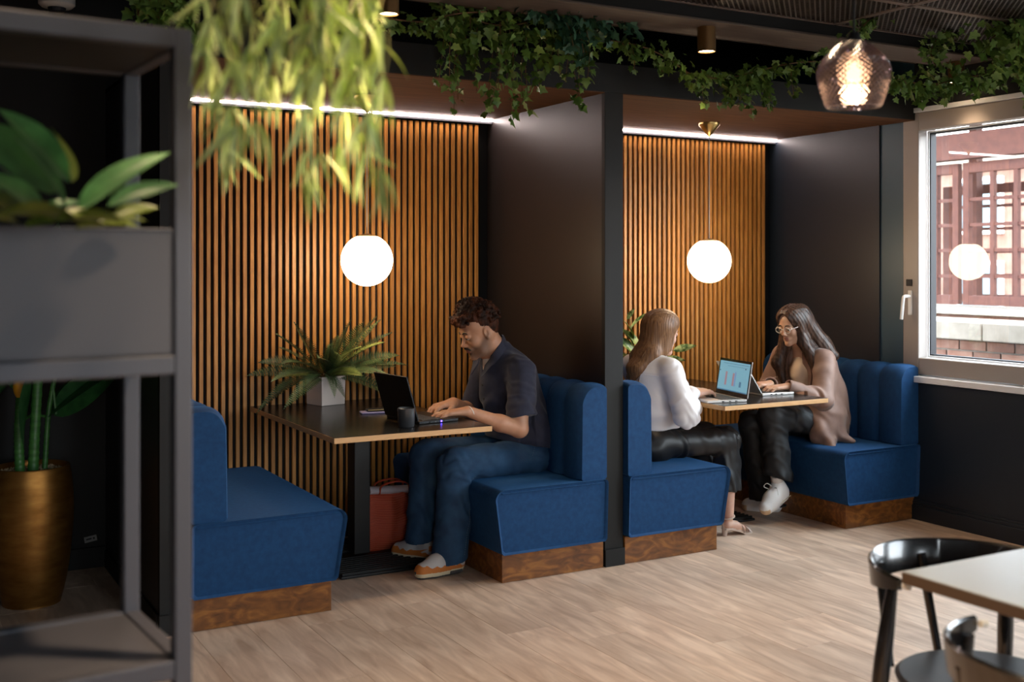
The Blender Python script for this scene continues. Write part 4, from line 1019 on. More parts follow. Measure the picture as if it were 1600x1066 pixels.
# ================================================================== THE WOMAN IN THE BROWN BLAZER
def make_woman_blazer():
    t = person('woman with long dark hair, glasses and taupe blazer, crossed legs, facing left', (2.82, .42, .44))
    hc = V3(2.585, .408, 1.126); Rh = frame((-.93, -.16, -.26), (-.24, -.04, .96)); sc = .91
    s = SDF((2.16, .08, .0), (3.04, .82, 1.26), .0036, .0038)
    L = sculpt_head(s, hc, Rh, sc, True)
    s.chain([L(-.015, 0, -.03), L(-.022, 0, -.085), (2.675, .425, .985)], [.046, .044, .055], .03)
    P = dict(pel=(2.83, .42, .535), wai=(2.81, .42, .69), che=(2.74, .42, .86), Ls=(2.685, .255, .920), Rs=(2.67, .585, .925),
             Le=(2.590, .170, .712), Re=(2.60, .66, .71), Lw=(2.385, .235, .790), Rw=(2.41, .41, .788), Lh=(2.82, .345, .53), Rh=(2.82, .50, .525),
             Lk=(2.375, .36, .615), Rk=(2.37, .52, .545), La=(2.395, .345, .235), Ra=(2.50, .56, .10))
    for k in P: P[k] = V3(*P[k])
    s.cone(P['pel'], P['wai'], .10, .09, .05); s.cone(P['wai'], P['che'], .09, .11, .05, flat=((1, 0, 0), 1.2)); s.cone(P['Ls'], P['Rs'], .045, .045, .05)
    for a, b, c, up, th, cv in (('Ls', 'Le', 'Lw', (.0, -.10, 1), -1, (10, 22, 20)), ('Rs', 'Re', 'Rw', (0, -.1, 1), 1, (26, 40, 34))):
        s.cone(P[a], P[b], .042, .036, .02); s.cone(P[b], P[c], .034, .022, .02)
        f = unit((-.97, .22, -.05)) if a == 'Ls' else unit((-.98, .02, .0))
        sculpt_hand(s, P[c]+f*.006, f, up, th, .94, cv)
    for q in 'LR': s.cone(P[q+'h'], P[q+'k'], .08, .055, .03); s.cone(P[q+'k'], P[q+'a'], .052, .030, .03)
    def pick(C_):
        q = (C_-hc)@Rh/sc; x, y, z = q.T; return ((np.abs(y) < .019) & (z < -.0530) & (z > -.0745) & (x > .084) & (x < .12)).astype(int)
    part('body', s.mesh('body', ['skinO', 'lip'], pick=pick), None, t); face_bits(t, L, Rh, sc, 'brow')
    g = thing_specs(t, L, sc)
    # long dark hair, parted in the middle
    h_ = SDF((2.44, .22, .74), (2.92, .66, 1.26), .0042)
    h_.ell(L(-.020, 0, .046), (.098, .082, .084), 0, M3=Rh); h_.ell(L(.028, 0, .066), (.074, .068, .058), .03, M3=Rh)
    h_.cone(L(-.045, 0, .02), (2.735, .445, .99), .080, .075, .04); h_.cone((2.735, .43, .99), (2.815, .34, .93), .070, .030, .04); h_.chain([L(-.06, .02, .05), (2.755, .345, 1.0), (2.800, .290, .945)], [.060, .058, .030], .04)
    h_.cone(L(.018, .058, .035), L(.010, .066, -.10), .030, .032, .02); h_.cone(L(.010, .066, -.10), (2.655, .270, .875), .034, .034, .03); h_.cone((2.655, .270, .875), (2.660, .262, .80), .034, .012, .02)
    h_.cone(L(.020, -.058, .035), L(.018, -.064, -.10), .030, .032, .02); h_.cone(L(.018, -.064, -.10), (2.555, .50, .90), .034, .040, .03); h_.cone((2.555, .50, .90), (2.57, .47, .785), .040, .018, .02)
    h_.ell(L(.095, 0, -.015), (.058, .052, .108), .008, 'sub', Rh); h_.cone(L(.10, 0, .12), L(-.03, 0, .145), .004, .004, .008, 'sub')
    dh = lambda Q: .0007*np.sin((Q[:, 1]+.1*Q[:, 0])*340+2*np.sin(Q[:, 2]*9))+.0007*np.sin((.82*Q[:, 0]+.55*Q[:, 2])*330+2*np.sin(Q[:, 1]*12))
    ho = part('hair', h_.mesh('hair', ['hairD'], disp=dh), None, t)
    rs = random.Random(9); ps = []
    for k in range(240):
        sd = rs.choice((1, 1, -1)); a = rs.uniform(0, 1)
        p0 = L(.045-.10*a, sd*(.012+.02*a), .130-.01*a); p1 = L(.050-.11*a, sd*(.070+.012*(1-a)), .035); p2 = L(.022-.09*a, sd*.080, -.07)
        if sd > 0: p3 = V3(2.66+.10*a, .262+.03*rs.random(), .92); e = V3(2.655+.10*a+rs.uniform(-.015, .015), .250+.05*rs.random(), .85+.07*a+rs.uniform(-.05, .03))
        else: p3 = V3(2.55+.03*a, .50+.03*rs.random(), .92); e = V3(2.565+rs.uniform(-.03, .03), .46+.05*rs.random(), .80+rs.uniform(-.04, .05))
        ps.append([tuple(q) for q in spline([p0, p1, p2, p3, e], 9)])
    strands(ho, 'hair_strands', None, ps, 'hairD', .0019)
    # cream top
    te = SDF((2.52, .22, .52), (2.94, .62, 1.02), .0045); te.cone((2.80, .42, .62), (2.73, .42, .86), .108, .122, .05, flat=((1, 0, 0), 1.1)); te.cone((2.73, .42, .86), (2.69, .42, .94), .11, .06, .04)
    te.cone((2.66, .41, .66), (2.645, .41, .86), .055, .05, .05); te.cone(L(-.02, 0, -.07), (2.675, .42, .98), .046, .052, .006, 'sub'); te.cone((2.78, .38, .55), (2.66, .38, .56), .09, .07, .04)
    part('top', te.mesh('top', ['cream'], disp=lambda Q: fold(Q, 50, .004, 2, (.2, .2, 1))), None, t)
    # blazer: open front, wide sleeves, hem lying on the seat
    c = SDF((2.36, .02, .37), (3.06, .82, 1.06), .0045)
    c.cone((2.85, .42, .55), (2.825, .42, .70), .165, .150, .05, flat=((1, 0, 0), 1.12)); c.cone((2.825, .42, .70), (2.755, .42, .88), .148, .150, .05, flat=((1, 0, 0), 1.15))
    c.cone((2.695, .27, .925), (2.67, .57, .935), .064, .064, .05); c.cone((2.745, .42, .90), (2.695, .42, .975), .12, .060, .05)
    c.cone((2.70, .30, .62), (2.72, .30, .84), .075, .070, .05); c.cone((2.66, .56, .70), (2.68, .56, .86), .075, .070, .05)
    c.cone((2.76, .30, .60), (2.69, .27, .50), .112, .095, .05, flat=((0, 1, 0), 1.2)); c.cone((2.78, .26, .49), (2.82, .17, .452), .070, .028, .04, flat=((0, 0, 1), 1.5)); c.cone((2.68, .24, .47), (2.640, .14, .41), .048, .022, .03)
    for a, b, w_ in (('Ls', 'Le', 'Lw'), ('Rs', 'Re', 'Rw')):
        c.cone(P[a], P[b], .066, .058, .03); c.cone(P[b], P[w_]+V3(-.0, 0, -.004), .056, .044, .03); d = unit(P[w_]-P[b]); m = P[w_]+d*.004
        c.plane(m, d, box=(m-V3(.10, .10, .08), m+V3(.055, .085, .09))); c.cone(m-d*.015, m+d*.03, .032, .036, 0, 'sub')
    c.plane((2.33, 0, .765), (0, 0, -1), box=((2.3, .05, .70), (2.46, .75, .768)))
    c.cone(L(-.02, 0, -.08), (2.675, .42, 1.0), .048, .056, .01, 'sub')
    c.cone((2.600, .415, .98), (2.640, .42, .60), .045, .062, .012, 'sub'); c.cone((2.64, .42, .60), (2.70, .43, .50), .062, .07, .012, 'sub')
    def dsp(Q):
        sl = near(Q, P['Ls'], P['Le'], .13)+near(Q, P['Le'], P['Lw'], .12); lo = np.clip((.72-Q[:, 2])/.2, 0, 1)
        return fold(Q, 26, .004, 4, (.3, .8, .3))+sl*fold(Q, 50, .006, 7, (.7, .1, .5))+lo*fold(Q, 36, .010, 12, (.7, .2, .8))
    bz = part('blazer', c.mesh('blazer', ['blazer'], disp=dsp), None, t); bv = surface(bz.data)
    for sd in (-1, 1):      # lapels lie on the front edges
        fr = [(.372, .965), (.345, .90), (.335, .84), (.350, .76), (.366, .69)] if sd < 0 else [(.462, .965), (.486, .90), (.496, .84), (.482, .76), (.466, .69)]
        secs = []
        for y, z in spline([(0, a, b) for a, b in fr], 16) and [(p.y, p.z) for p in spline([(0, a, b) for a, b in fr], 16)]:
            wd = .030*math.sin(PI*min(1, (.98-z)/.30)*.9+.15); q = []
            for dy in (0, sd*wd*.5, sd*wd):
                hit = bv.ray_cast(Vector((2.3, y+dy, z)), Vector((1, 0, 0)))[0]; q.append(Vector((hit.x if hit and hit.x < 2.80 else 2.66, y+dy, z)))
            secs.append([tuple(p+Vector((-.006, 0, 0))) for p in q]+[tuple(p+Vector((.004, 0, 0))) for p in q[::-1]])
        part('lapel', MB().loft(secs), 'blazer', bz, smooth=True)
    # trousers, left leg crossed over the right
    j = SDF((2.20, .20, .03), (3.02, .68, .68), .0045)
    j.cone((2.86, .42, .54), (2.82, .42, .62), .125, .105, .03); j.cone((2.85, .35, .51), (2.85, .49, .51), .09, .09, .04)
    j.cone(P['Lh'], P['Lk'], .092, .075, .03); j.chain([P['Lk'], P['Lk']*.4+P['La']*.6+V3(.012, 0, .01), P['La']+V3(.012, 0, .03)], [.076, .076, .086], .03); j.cone(P['La']+V3(.012, 0, .03), P['La']+V3(.012, 0, -.07), .086, .09, .01)
    j.plane(P['La']+V3(0, 0, .012), (-.30, 0, -1), box=(P['La']-V3(.14, .14, .14), P['La']+V3(.14, .11, .06)))
    j.cone(P['Rh'], P['Rk'], .090, .076, .02); j.chain([P['Rk'], P['Rk']*.4+P['Ra']*.6, P['Ra']], [.076, .078, .086], .02); j.plane((2.4, .5, .075), (0, 0, -1)); j.plane((0, 0, .424), (0, 0, -1), box=((2.70, 0, .38), (3.1, 1, .46)))
    dj = lambda Q: fold(Q, 40, .006, 3, (.9, .4, .2))+fold(Q, 64, .004, 6, (.6, .2, .8))
    part('trousers', j.mesh('trousers', ['trouser'], disp=dj), None, t)
    for nm, heel, toe, up in (('raised', (2.468, .335, .135), (2.262, .310, .048), (.30, 0, 1)), ('floor', (2.580, .505, .002), (2.415, .668, .002), (0, 0, 1))):
        q = SDF(np.minimum(heel, toe)-V3(.09, .09, .04), np.maximum(heel, toe)+V3(.09, .09, .14), .0034)
        Lx, Rm, Ln = sculpt_shoe(q, heel, toe, .0, h_ank=.12, up=up); hv = np.array(heel)
        pk = lambda C_, Rm=Rm, hv=hv, Ln=Ln: ((((C_-hv)@Rm)[:, 0]/Ln > .86) & (((C_-hv)@Rm)[:, 2] < .035)).astype(int)
        sho = part('sneaker', q.mesh('sneaker', ['shoewhite', 'gum'], pick=pk), None, t, label='white leather sneaker, %s' % ('raised on the crossed leg' if nm == 'raised' else 'flat on the floor'))
        part('sole_line', MB().tube([Lx(x, (.0465 if x < .7 else .0465-.10*(x-.7)) , .026) for x in (.06, .2, .4, .6, .75, .9)], .0022, 5), 'shoesole', sho)
        lc = MB()
        for k in range(5):
            x = .38+k*.06; z = .098-k*.009; lc.tube([Lx(x, -.022, z-.006), Lx(x+.01, 0, z+.003), Lx(x+.022, .022, z-.006)], .0028, 5)
        lc.tube(spline([Lx(.37, 0, .105), Lx(.42, -.03, .135), Lx(.50, -.045, .120), Lx(.44, -.02, .10)], 10), .0026, 5)
        lc.tube(spline([Lx(.37, 0, .105), Lx(.44, .04, .120), Lx(.50, .05, .085)], 8), .0026, 5); part('laces', lc, 'lace', sho)
        st = MB()
        for x in (.42, .50, .58): st.tube([Lx(x, .040, .062), Lx(x-.05, .046, .034)], .0016, 4)
        part('side_stitching', st, 'shoesole', sho)
        part('sock', MB().tube([Lx(.20, 0, .07), Lx(.17, 0, .16)], [.034, .032], 16), 'tee', t, smooth=True)
    return t
def thing_specs(t, L, sc):
    fr = MB(); sides = (-1, 1)
    for y in sides:
        fr.tube([L(.108-.004*math.cos(a)*0, (.032+.0245*math.cos(a))*y, -.001+.0185*math.sin(a)) for a in [k*PI/14 for k in range(29)]], .0017, 6, cap=False)
        fr.tube([L(.106, .059*y, .008), L(.06, .076*y, .008), L(-.005, .083*y, .006)], .0016, 5)
    fr.tube([L(.108, -.007, .004), L(.110, 0, .007), L(.108, .007, .004)], .0018, 5)
    g = part('glasses', fr, 'specs', t, label='thin clear-framed glasses')
    for y in sides: part('lens', MB().add([tuple(L(.108, (.032+.0238*math.cos(a))*y, -.001+.0178*math.sin(a))) for a in [k*PI/10 for k in range(20)]], [tuple(range(20))]), 'specglass', g)
    return g
make_woman_blazer()
#FIG2
# ================================================================== THINGS ON THE TABLES
def at(px, py, **k):
    """the point of the room seen at a pixel of the photograph, on the plane x=, y=, z= or at depth t="""
    yw = R(29.35); r_ = Vector((math.cos(yw), -math.sin(yw), 0)); f_ = Vector((math.sin(yw), math.cos(yw), 0)); o = Vector((-2.149, -4.612, 1.485))
    d = f_+r_*((px-800)/1764)+Vector((0, 0, (414-py)/1764)); a, v = list(k.items())[0]
    return o+d*(v if a == 't' else (v-o['xyz'.index(a)])/d['xyz'.index(a)])
def laptop(label, near_, far_, bdir, depth, lean, height, shell, z=.7505, screen_on=False):
    n_, f_ = Vector((*near_, z)), Vector((*far_, z)); h = (f_-n_); wd = h.length; h.normalize(); b = Vector((*bdir, 0)).normalized(); U = Vector((0, 0, 1))
    t = thing('laptop', label, 'laptop', tuple(n_))
    def slab(o, e1, e2, e3): return [o, o+e1, o+e1+e2, o+e2, o+e3, o+e1+e3, o+e1+e2+e3, o+e2+e3]
    FS = [(0, 3, 2, 1), (4, 5, 6, 7), (0, 1, 5, 4), (1, 2, 6, 5), (2, 3, 7, 6), (3, 0, 4, 7)]
    base = part('base', MB().add(slab(n_, h*wd, b*depth, U*.014), FS), shell, t, bevel=.003)
    part('keyboard', MB().add(slab(n_+h*.02+b*.025+U*.0141, h*(wd-.04), b*depth*.50, U*.0006), FS), 'bezel', base)
    kb = MB()
    for r_ in range(5):
        for c_ in range(13): kb.add(slab(n_+h*(.024+c_*(wd-.048)/13)+b*(.030+r_*depth*.094)+U*.0147, h*((wd-.048)/13-.003), b*(depth*.094-.003), U*.0012), FS)
    part('keys', kb, 'key', base, kind='stuff')
    part('trackpad', MB().add(slab(n_+h*wd*.33+b*depth*.62+U*.0141, h*wd*.34, b*depth*.32, U*.0004), FS), shell, base)
    s_ = (U*math.cos(lean)-b*math.sin(lean)); nrm = h.cross(s_).normalized()
    if nrm.dot(b) < 0: nrm = -nrm
    o = n_+U*.016-nrm*.002
    lid = part('lid', MB().add(slab(o, h*wd, s_*height, -nrm*.006), FS), shell, t, bevel=.002)
    part('bezel', MB().add(slab(o+nrm*.0002, h*wd, s_*height, nrm*.0008), FS), 'bezel', lid)
    if screen_on:
        o2 = o+nrm*.0012; q = lambda u, v, du, dv, e=.0004: slab(o2+h*wd*u+s_*height*v, h*wd*du, s_*height*dv, nrm*e)
        part('display', MB().add(q(.03, .11, .94, .82), FS), 'screen', lid)
        # near edge of the screen is on the right as the camera sees it: u runs from right to left
        part('address_bar', MB().add(q(.06, .865, .80, .012, .0008), FS).add(q(.10, .80, .62, .008, .0008), FS), 'chartC', lid)
        part('chart_bar', MB().add(q(.42, .26, .040, .40, .0008), FS), 'chartB', lid); part('chart_bar', MB().add(q(.47, .26, .058, .36, .0008), FS), 'chartA', lid)
        part('chart_bar', MB().add(q(.70, .26, .058, .38, .0008), FS), 'chartA', lid); part('chart_bar', MB().add(q(.24, .26, .058, .15, .0008), FS), 'chartC', lid)
        part('task_bar', MB().add(q(.03, .11, .94, .03, .0008), FS), 'chartC', lid)
        for u, v in ((.14, .76), (.93, .64)): part('screen_icon', MB().add(q(u, v, .025, .03, .0008), FS), 'bezel', lid)
    pt = MB()
    for k in (.25, .40, .58): pt.add(slab(n_+b*depth*k-h*.0006+U*.004, b*.012, h*.0008, U*.005), FS)
    part('ports', pt, 'bezel', base)
    return t, (n_, h, b, wd)
lt, (n_, h_, b_, wd_) = laptop('open black laptop in front of the man, back of screen to camera', (.022, .118), (-.014, .415), (.99, .12), .215, R(17), .218, 'laptopblack')
part('power_light', MB().box(tuple(n_+b_*.12+Vector((-.003, -.003, .004))), tuple(n_+b_*.12+Vector((.003, 0, .010)))), 'bluelight', lt)
laptop('open silver laptop with lit screen and bar chart, used by the woman in white', (1.912, .043), (1.98, .385), (-.98, .2), .235, R(9), .198, 'laptopsilver', screen_on=True)
laptop('silver laptop used by the woman in the blazer, leaning far back', (2.168, .205), (2.20, .50), (.99, -.10), .215, R(33), .195, 'laptopsilver')
t = thing('mug', 'dark grey straight-sided mug near the front edge of the left table', 'mug', (-.058, .085, .7505))
part('body', MB().lathe([(.001, .0), (.033, 0), (.038, .006), (.040, .085), (.0375, .086), (.035, .010), (.001, .008)], (-.058, .085, .7505), 36), 'mug', t, smooth=True)
part('handle', MB().tube(spline([(-.046, .122, .822), (-.040, .148, .818), (-.038, .154, .790), (-.041, .146, .768), (-.047, .122, .770)], 14), .0055, 8), 'mug', t, smooth=True)
t = thing('phone', 'lavender phone lying flat on the black table left of the laptop', 'phone', (.005, .60, .7505))
part('body', MB().box((-.075, -.037, 0), (.075, .037, .009)), mat('lavender phone', (.30, .26, .45), .3), t, bevel=.004, world=False).rotation_euler = (0, 0, R(-12))
t = thing('glasses_case', 'small dark case with brass trim lying on the lavender phone', 'case', (.008, .60, .760))
part('body', MB().box((-.05, -.022, 0), (.065, .022, .012)), 'laptopblack', t, bevel=.004, world=False).rotation_euler = (0, 0, R(-8))
part('metal_trim', MB().box((-.046, -.0235, .006), (.050, -.021, .010)), 'brass', t, world=False).rotation_euler = (0, 0, R(-8))
# square pot with fern
fc = Vector((-.085, 1.065, .7505)); t = thing('fern_pot', 'white square ceramic pot on the left table', 'pot', tuple(fc), rz=R(14))
hw = .075; part('pot', MB().loft([[(-hw*.96, -hw*.96, 0), (hw*.96, -hw*.96, 0), (hw*.96, hw*.96, 0), (-hw*.96, hw*.96, 0)], [(-hw, -hw, .15), (hw, -hw, .15), (hw, hw, .15), (-hw, hw, .15)]]), 'potwhite', t, bevel=.003, world=False)
part('soil', MB().box((-hw+.008, -hw+.008, .1485), (hw-.008, hw-.008, .152)), 'twig', t, world=False)
tf = thing('fern', 'bushy fern in the white pot on the left table', 'plant', (fc.x, fc.y, fc.z+.15))
def frond(L_, rise, droop, seed, wmax=.064, m='fern', pairs=18):
    rs = random.Random(seed); mb = MB(); pts = []
    for k in range(15):
        u = k/14; pts.append(Vector((L_*u*(1-.10*u*droop), 0, rise*u*1.25-droop*.62*u*u*L_)))
    mb.tube(pts, [.0028*(1-.8*k/14) for k in range(15)], 4, mi=1)
    P = spline(pts, pairs*2)
    for k in range(3, pairs*2):
        u = k/(pairs*2); w = wmax*math.sin(PI*min(1, u*.92+.10))**.7*(1-.25*u); p = P[k]; tg = (P[min(k+1, pairs*2)]-P[k-1]).normalized(); nr = Vector((0, 1, 0)).cross(tg)
        for sd in (-1, 1):
            a = Vector((0, sd, 0)); tip = p+a*w*.97+tg*w*.30-nr*(w*.22+rs.uniform(0, .006)); b1 = p+tg*.0038; b0 = p-tg*.0038; mid = p+a*w*.5+tg*w*.08-nr*.004
            mb.add([b0, mid-tg*.0044, tip, mid+tg*.0044, b1, mid+nr*(-.0025)], [(0, 1, 5, 4), (1, 2, 5), (5, 2, 3), (4, 5, 3)])
    return mb.mesh('frond', [m, 'rachis'], smooth=2)
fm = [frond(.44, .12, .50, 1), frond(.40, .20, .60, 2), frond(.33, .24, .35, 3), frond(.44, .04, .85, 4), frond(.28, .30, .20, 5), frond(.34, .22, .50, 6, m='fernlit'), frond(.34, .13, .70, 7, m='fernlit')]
rs = random.Random(11)
spec = [(-178, 0, 1), (-160, 3, 1), (-150, 0, 1), (-168, 6, .9), (-140, 3, .8), (-120, 1, .9), (-95, 3, .62), (-75, 1, .8), (-52, 0, .9), (-35, 3, .95), (-20, 0, 1), (-8, 1, 1), (-30, 6, .95), (4, 0, .98), (-60, 6, .8), (-130, 2, .95), (-165, 2, 1), (-100, 4, .9), (-70, 5, 1.0), (-40, 5, 1.05), (-15, 2, 1), (-115, 5, .9), (-150, 4, 1), (-25, 4, 1), (-85, 2, 1.0), (-178, 1, 1), (-5, 3, .9), (-172, 3, .9), (-90, 3, .5), (175, 2, .8), (8, 4, .9), (-60, 4, 1.12), (-145, 1, .95)]
for az, k, s_ in spec:
    piece(fm[k], 'frond', tf, (math.cos(R(az))*.018, math.sin(R(az))*.018, .004), ((Euler((0, 0, R(az+rs.uniform(-5, 5)))).to_quaternion() @ Euler((0, rs.uniform(-.12, .08), 0)).to_quaternion() @ Euler((rs.uniform(.1, .8)*(1 if math.cos(R(az)) > 0 else -1), 0, 0)).to_quaternion()).to_euler()), (s_, s_, s_*rs.uniform(.92, 1.1)))
# variegated plant on the right table
t = thing('leafy_plant', 'variegated leafy plant behind the head of the woman in white', 'plant', (1.86, .98, .7505))
part('pot', MB().lathe([(.001, 0), (.050, 0), (.062, .10), (.058, .10), (.05, .09), (.001, .09)], (1.86, .98, .7505), 24), 'potwhite', t, smooth=True)
def leafmesh(name, L_, W_, m, curl=.25, fold_=.18, n=8, tipw=0.0):
    mb = MB(); vs = []
    for i in range(n+1):
        u = i/n; w = W_*.5*(math.sin(PI*u**.85)**.75)*(1-tipw*u) if 0 < u < 1 else .0008; z = -curl*L_*u*u
        for v in (-1, -.5, 0, .5, 1): vs.append((L_*u, v*w, z+abs(v)*w*fold_*2-.0*v))
    fs = [(i*5+k, i*5+k+1, (i+1)*5+k+1, (i+1)*5+k) for i in range(n) for k in range(4)]
    return mb.add(vs, fs).mesh(name, [m], smooth=2)
vl = leafmesh('leaf', .15, .05, 'variegated', .25)
for px, py, y, px2, py2 in ((980, 500, 1.0, 988, 485), (985, 515, 1.0, 1004, 490), (990, 540, .98, 976, 512), (996, 555, .98, 974, 530), (1000, 575, .98, 975, 548), (1003, 580, .97, 990, 545), (1052, 548, .92, 1077, 541), (1008, 560, .98, 1018, 520), (1006, 520, 1.0, 1022, 500), (985, 570, .96, 973, 560), (1000, 545, .99, 984, 520), (1040, 560, .92, 1062, 560), (990, 530, .98, 984, 505)):
    a = at(px, py, y=y); b = at(px2, py2, y=y-.03); d = b-a; q = d.to_track_quat('X', 'Z').to_euler()
    o = piece(vl, 'leaf', t, a-t.location, (q.x+rs.uniform(-.9, .2)-.6, q.y, q.z), (max(.45, d.length/.13*1.15),)*3)
st = MB()
for px, py, y in ((984, 498, 1.0), (990, 540, .98), (998, 560, .98), (1050, 548, .92), (1004, 575, .98), (1007, 520, 1.0), (1010, 560, .98)):
    e = at(px, py, y=y); st.tube(spline([(1.86, .98, .84), ((1.86+e.x)/2-.01, (.98+e.y)/2, (.84+e.z)/2+.03), tuple(e)], 8), .0028, 5)
part('stems', st, 'leafB', t, kind='stuff')
t = thing('notebook', 'open cream notebook lying behind the lit silver laptop', 'book', (1.93, .72, .7505), rz=R(8))
part('pages', MB().loft([[(-.15, -.10, .001), (-.15, .10, .001), (-.15, .10, .010), (-.15, -.10, .010)], [(-.07, -.10, .001), (-.07, .10, .001), (-.07, .10, .020), (-.07, -.10, .020)], [(0, -.10, .001), (0, .10, .001), (0, .10, .012), (0, -.10, .012)], [(.07, -.10, .001), (.07, .10, .001), (.07, .10, .018), (.07, -.10, .018)], [(.15, -.10, .001), (.15, .10, .001), (.15, .10, .008), (.15, -.10, .008)]]), 'paper', t, smooth=True, world=False)
part('pen', MB().tube([(-.10, -.06, .022), (.03, .03, .022)], .004, 8), 'laptopblack', t, world=False)
# tote bag on the floor
t = thing('tote_bag', 'orange tote bag with zigzag lines on the floor behind the man\'s feet', 'bag', (.22, .84, 0))
bg_ = SDF((-.0, .70, 0), (.42, .98, .42), .005); bg_.cone((.09, .84, .07), (.34, .84, .07), .075, .075, .02, flat=((0, 0, 1), 1.0)); bg_.cone((.08, .84, .26), (.33, .84, .26), .050, .050, .06); bg_.cone((.09, .84, .15), (.33, .84, .15), .072, .072, .06)
bg_.plane((0, 0, .008), (0, 0, -1)); bg_.plane((0, 0, .315), (.05, 0, 1))
bo = part('bag_body', bg_.mesh('bag_body', ['tote'], disp=lambda Q: fold(Q, 30, .009, 21, (.8, .2, .3))), None, t); bv = surface(bo.data)
zz = MB()
for k in range(26):
    z0 = .015+k*.0115; pts = []
    for i in range(46):
        x = .02+i*.0085; z = z0+.016*abs(((x*9+.3*math.sin(x*21)) % 1)*2-1); hit = bv.ray_cast(Vector((x, .5, z)), Vector((0, 1, 0)))[0]
        if hit: pts.append(hit+Vector((0, -.0006, 0)))
    if len(pts) > 4: zz.tube(pts, .0011, 3)
part('zigzag_print', zz, 'totezig', t, kind='stuff')
part('lining', MB().tube([(.06, .84, .318), (.35, .84, .300)], .046, 12, flat=.45), 'tote2', t, smooth=True)
for y in (.80, .88): part('bag_handle', MB().tube(spline([(.11, y, .30), (.12, y-.01, .345), (.19, y-.03, .365), (.26, y-.02, .345), (.28, y, .29)], 16), .009, 6, flat=.4), 'tote', t, smooth=True)

# ================================================================== LEFT FOREGROUND: SHELF FRAME, PLANTER, GOLD POT
SW, SD = 1.25, .365
t = thing('shelf_frame', 'dark grey metal shelf frame standing in the left foreground', 'shelf', (-1.664, -2.600, 0), rz=R(4.2))
pw_ = .031
for x in (-pw_, -SW):
    for y in (0, SD-pw_): part('post', B((x, y, 0), (x+pw_, y+pw_, 1.900)), 'steel', t, bevel=.003, world=False)
for z in (1.865, 1.293, .758, .10):
    for y in (0, SD-pw_): part('rail', B((-SW+pw_, y+.001, z), (-pw_, y+pw_-.001, z+(.034 if z != 1.865 else .035))), 'steel', t, bevel=.003, world=False)
    for x in (-pw_, -SW): part('side_rail', B((x+.001, pw_, z), (x+pw_-.001, SD-pw_, z+.034)), 'steel', t, bevel=.003, world=False)
part('shelf_board', B((-SW+pw_, pw_, .772), (-pw_, SD-pw_, .788)), 'planter', t, world=False); part('shelf_board', B((-SW+pw_, pw_, .114), (-pw_, SD-pw_, .130)), 'planter', t, world=False)
part('top_board', B((-SW+pw_, pw_, 1.868), (-pw_, SD-pw_, 1.880)), 'black', t, world=False)  # near-black colour stands for the board's unlit underside
t = thing('planter_box', 'grey metal planter box sitting in the shelf frame', 'planter', (-1.664, -2.600, 1.3275), rz=R(4.2))
bx0, bx1, by0, by1 = -SW+pw_+.003, -pw_-.003, .004, SD-pw_-.004
part('box', MB().box((bx0, by0, 0), (bx1, by0+.004, .219)).box((bx0, by1-.004, 0), (bx1, by1, .219)).box((bx0, by0, 0), (bx0+.004, by1, .219)).box((bx1-.004, by0, 0), (bx1, by1, .219)).box((bx0, by0, 0), (bx1, by1, .004)), 'planter', t, world=False)
part('rolled_edge', MB().box((bx0, by0-.002, .215), (bx1, by0+.010, .221)), 'steel', t, bevel=.002, world=False)
part('soil', B((bx0+.005, by0+.005, .18), (bx1-.005, by1-.005, .185)), 'twig', t, world=False)
# broad leaved plant growing from it
t = thing('leafy_plant', 'blurred broad-leaved green plant growing in the grey planter box', 'plant', (-1.86, -2.46, 1.51))
lm = [leafmesh('leaf', .20, .062, 'leafA', .30), leafmesh('leaf', .20, .095, 'leafA', .45, .12), leafmesh('leaf', .16, .060, 'leafB', .25), leafmesh('leaf', .22, .13, 'leafB', .35, .1)]
def leaf_to(mi, a, b, roll=0, wide=1.0):
    a = Vector(a); b = Vector(b); d = b-a; Ll = (.20, .20, .16, .22)[mi]; q = (Vector((d.x, d.y, d.z+.22*d.length))).to_track_quat('X', 'Z'); q = q @ Euler((roll, 0, 0)).to_quaternion()
    k = d.length/Ll*1.04; return piece(lm[mi], 'leaf', t, a-t.location, q.to_euler(), (k, k*wide, k))
PT = 1.78
for mi, x0, y0, x1, y1, roll, wd, dt in ((0, 120, 332, 252, 236, .9, .95, 0), (0, 168, 322, 274, 290, .9, 1.0, -.04), (2, 175, 340, 246, 327, .8, 1, .05), (0, 108, 285, 30, 180, 1.1, 1.3, .02), (1, 95, 300, -10, 205, 1.2, 1.2, .08),
        (2, 112, 285, 100, 200, .9, 1.5, .1), (0, 102, 330, 55, 215, 1.0, 1.0, -.03), (3, 60, 345, -40, 300, .5, .9, -.05), (3, 130, 350, 20, 325, .4, .8, -.08), (3, 200, 352, 110, 335, .4, .7, -.06), (1, 20, 350, -30, 260, .9, 1.2, .05),
        (2, 150, 350, 225, 345, .5, 1, .06), (0, 60, 330, 130, 315, .6, 1, -.02), (1, 70, 340, 10, 270, 1.0, 1.1, .0), (3, 150, 352, 215, 350, .5, .7, .10), (0, 40, 300, -20, 230, .9, 1.3, .12), (2, 90, 345, 150, 330, .5, 1.4, -.08), (3, 40, 356, 90, 340, .6, .8, -.04),
        (3, 30, 350, -30, 335, .5, .8, -.10), (3, 170, 357, 130, 352, .5, .7, -.09), (1, -20, 340, -90, 250, 1., 1.2, 0), (3, -60, 345, -130, 300, .8, 1, 0), (0, -50, 330, -20, 220, 1., 1.3, .1)):
    leaf_to(mi, at(x0, y0, t=PT+dt), at(x1, y1, t=PT+dt+.03), roll, wd)
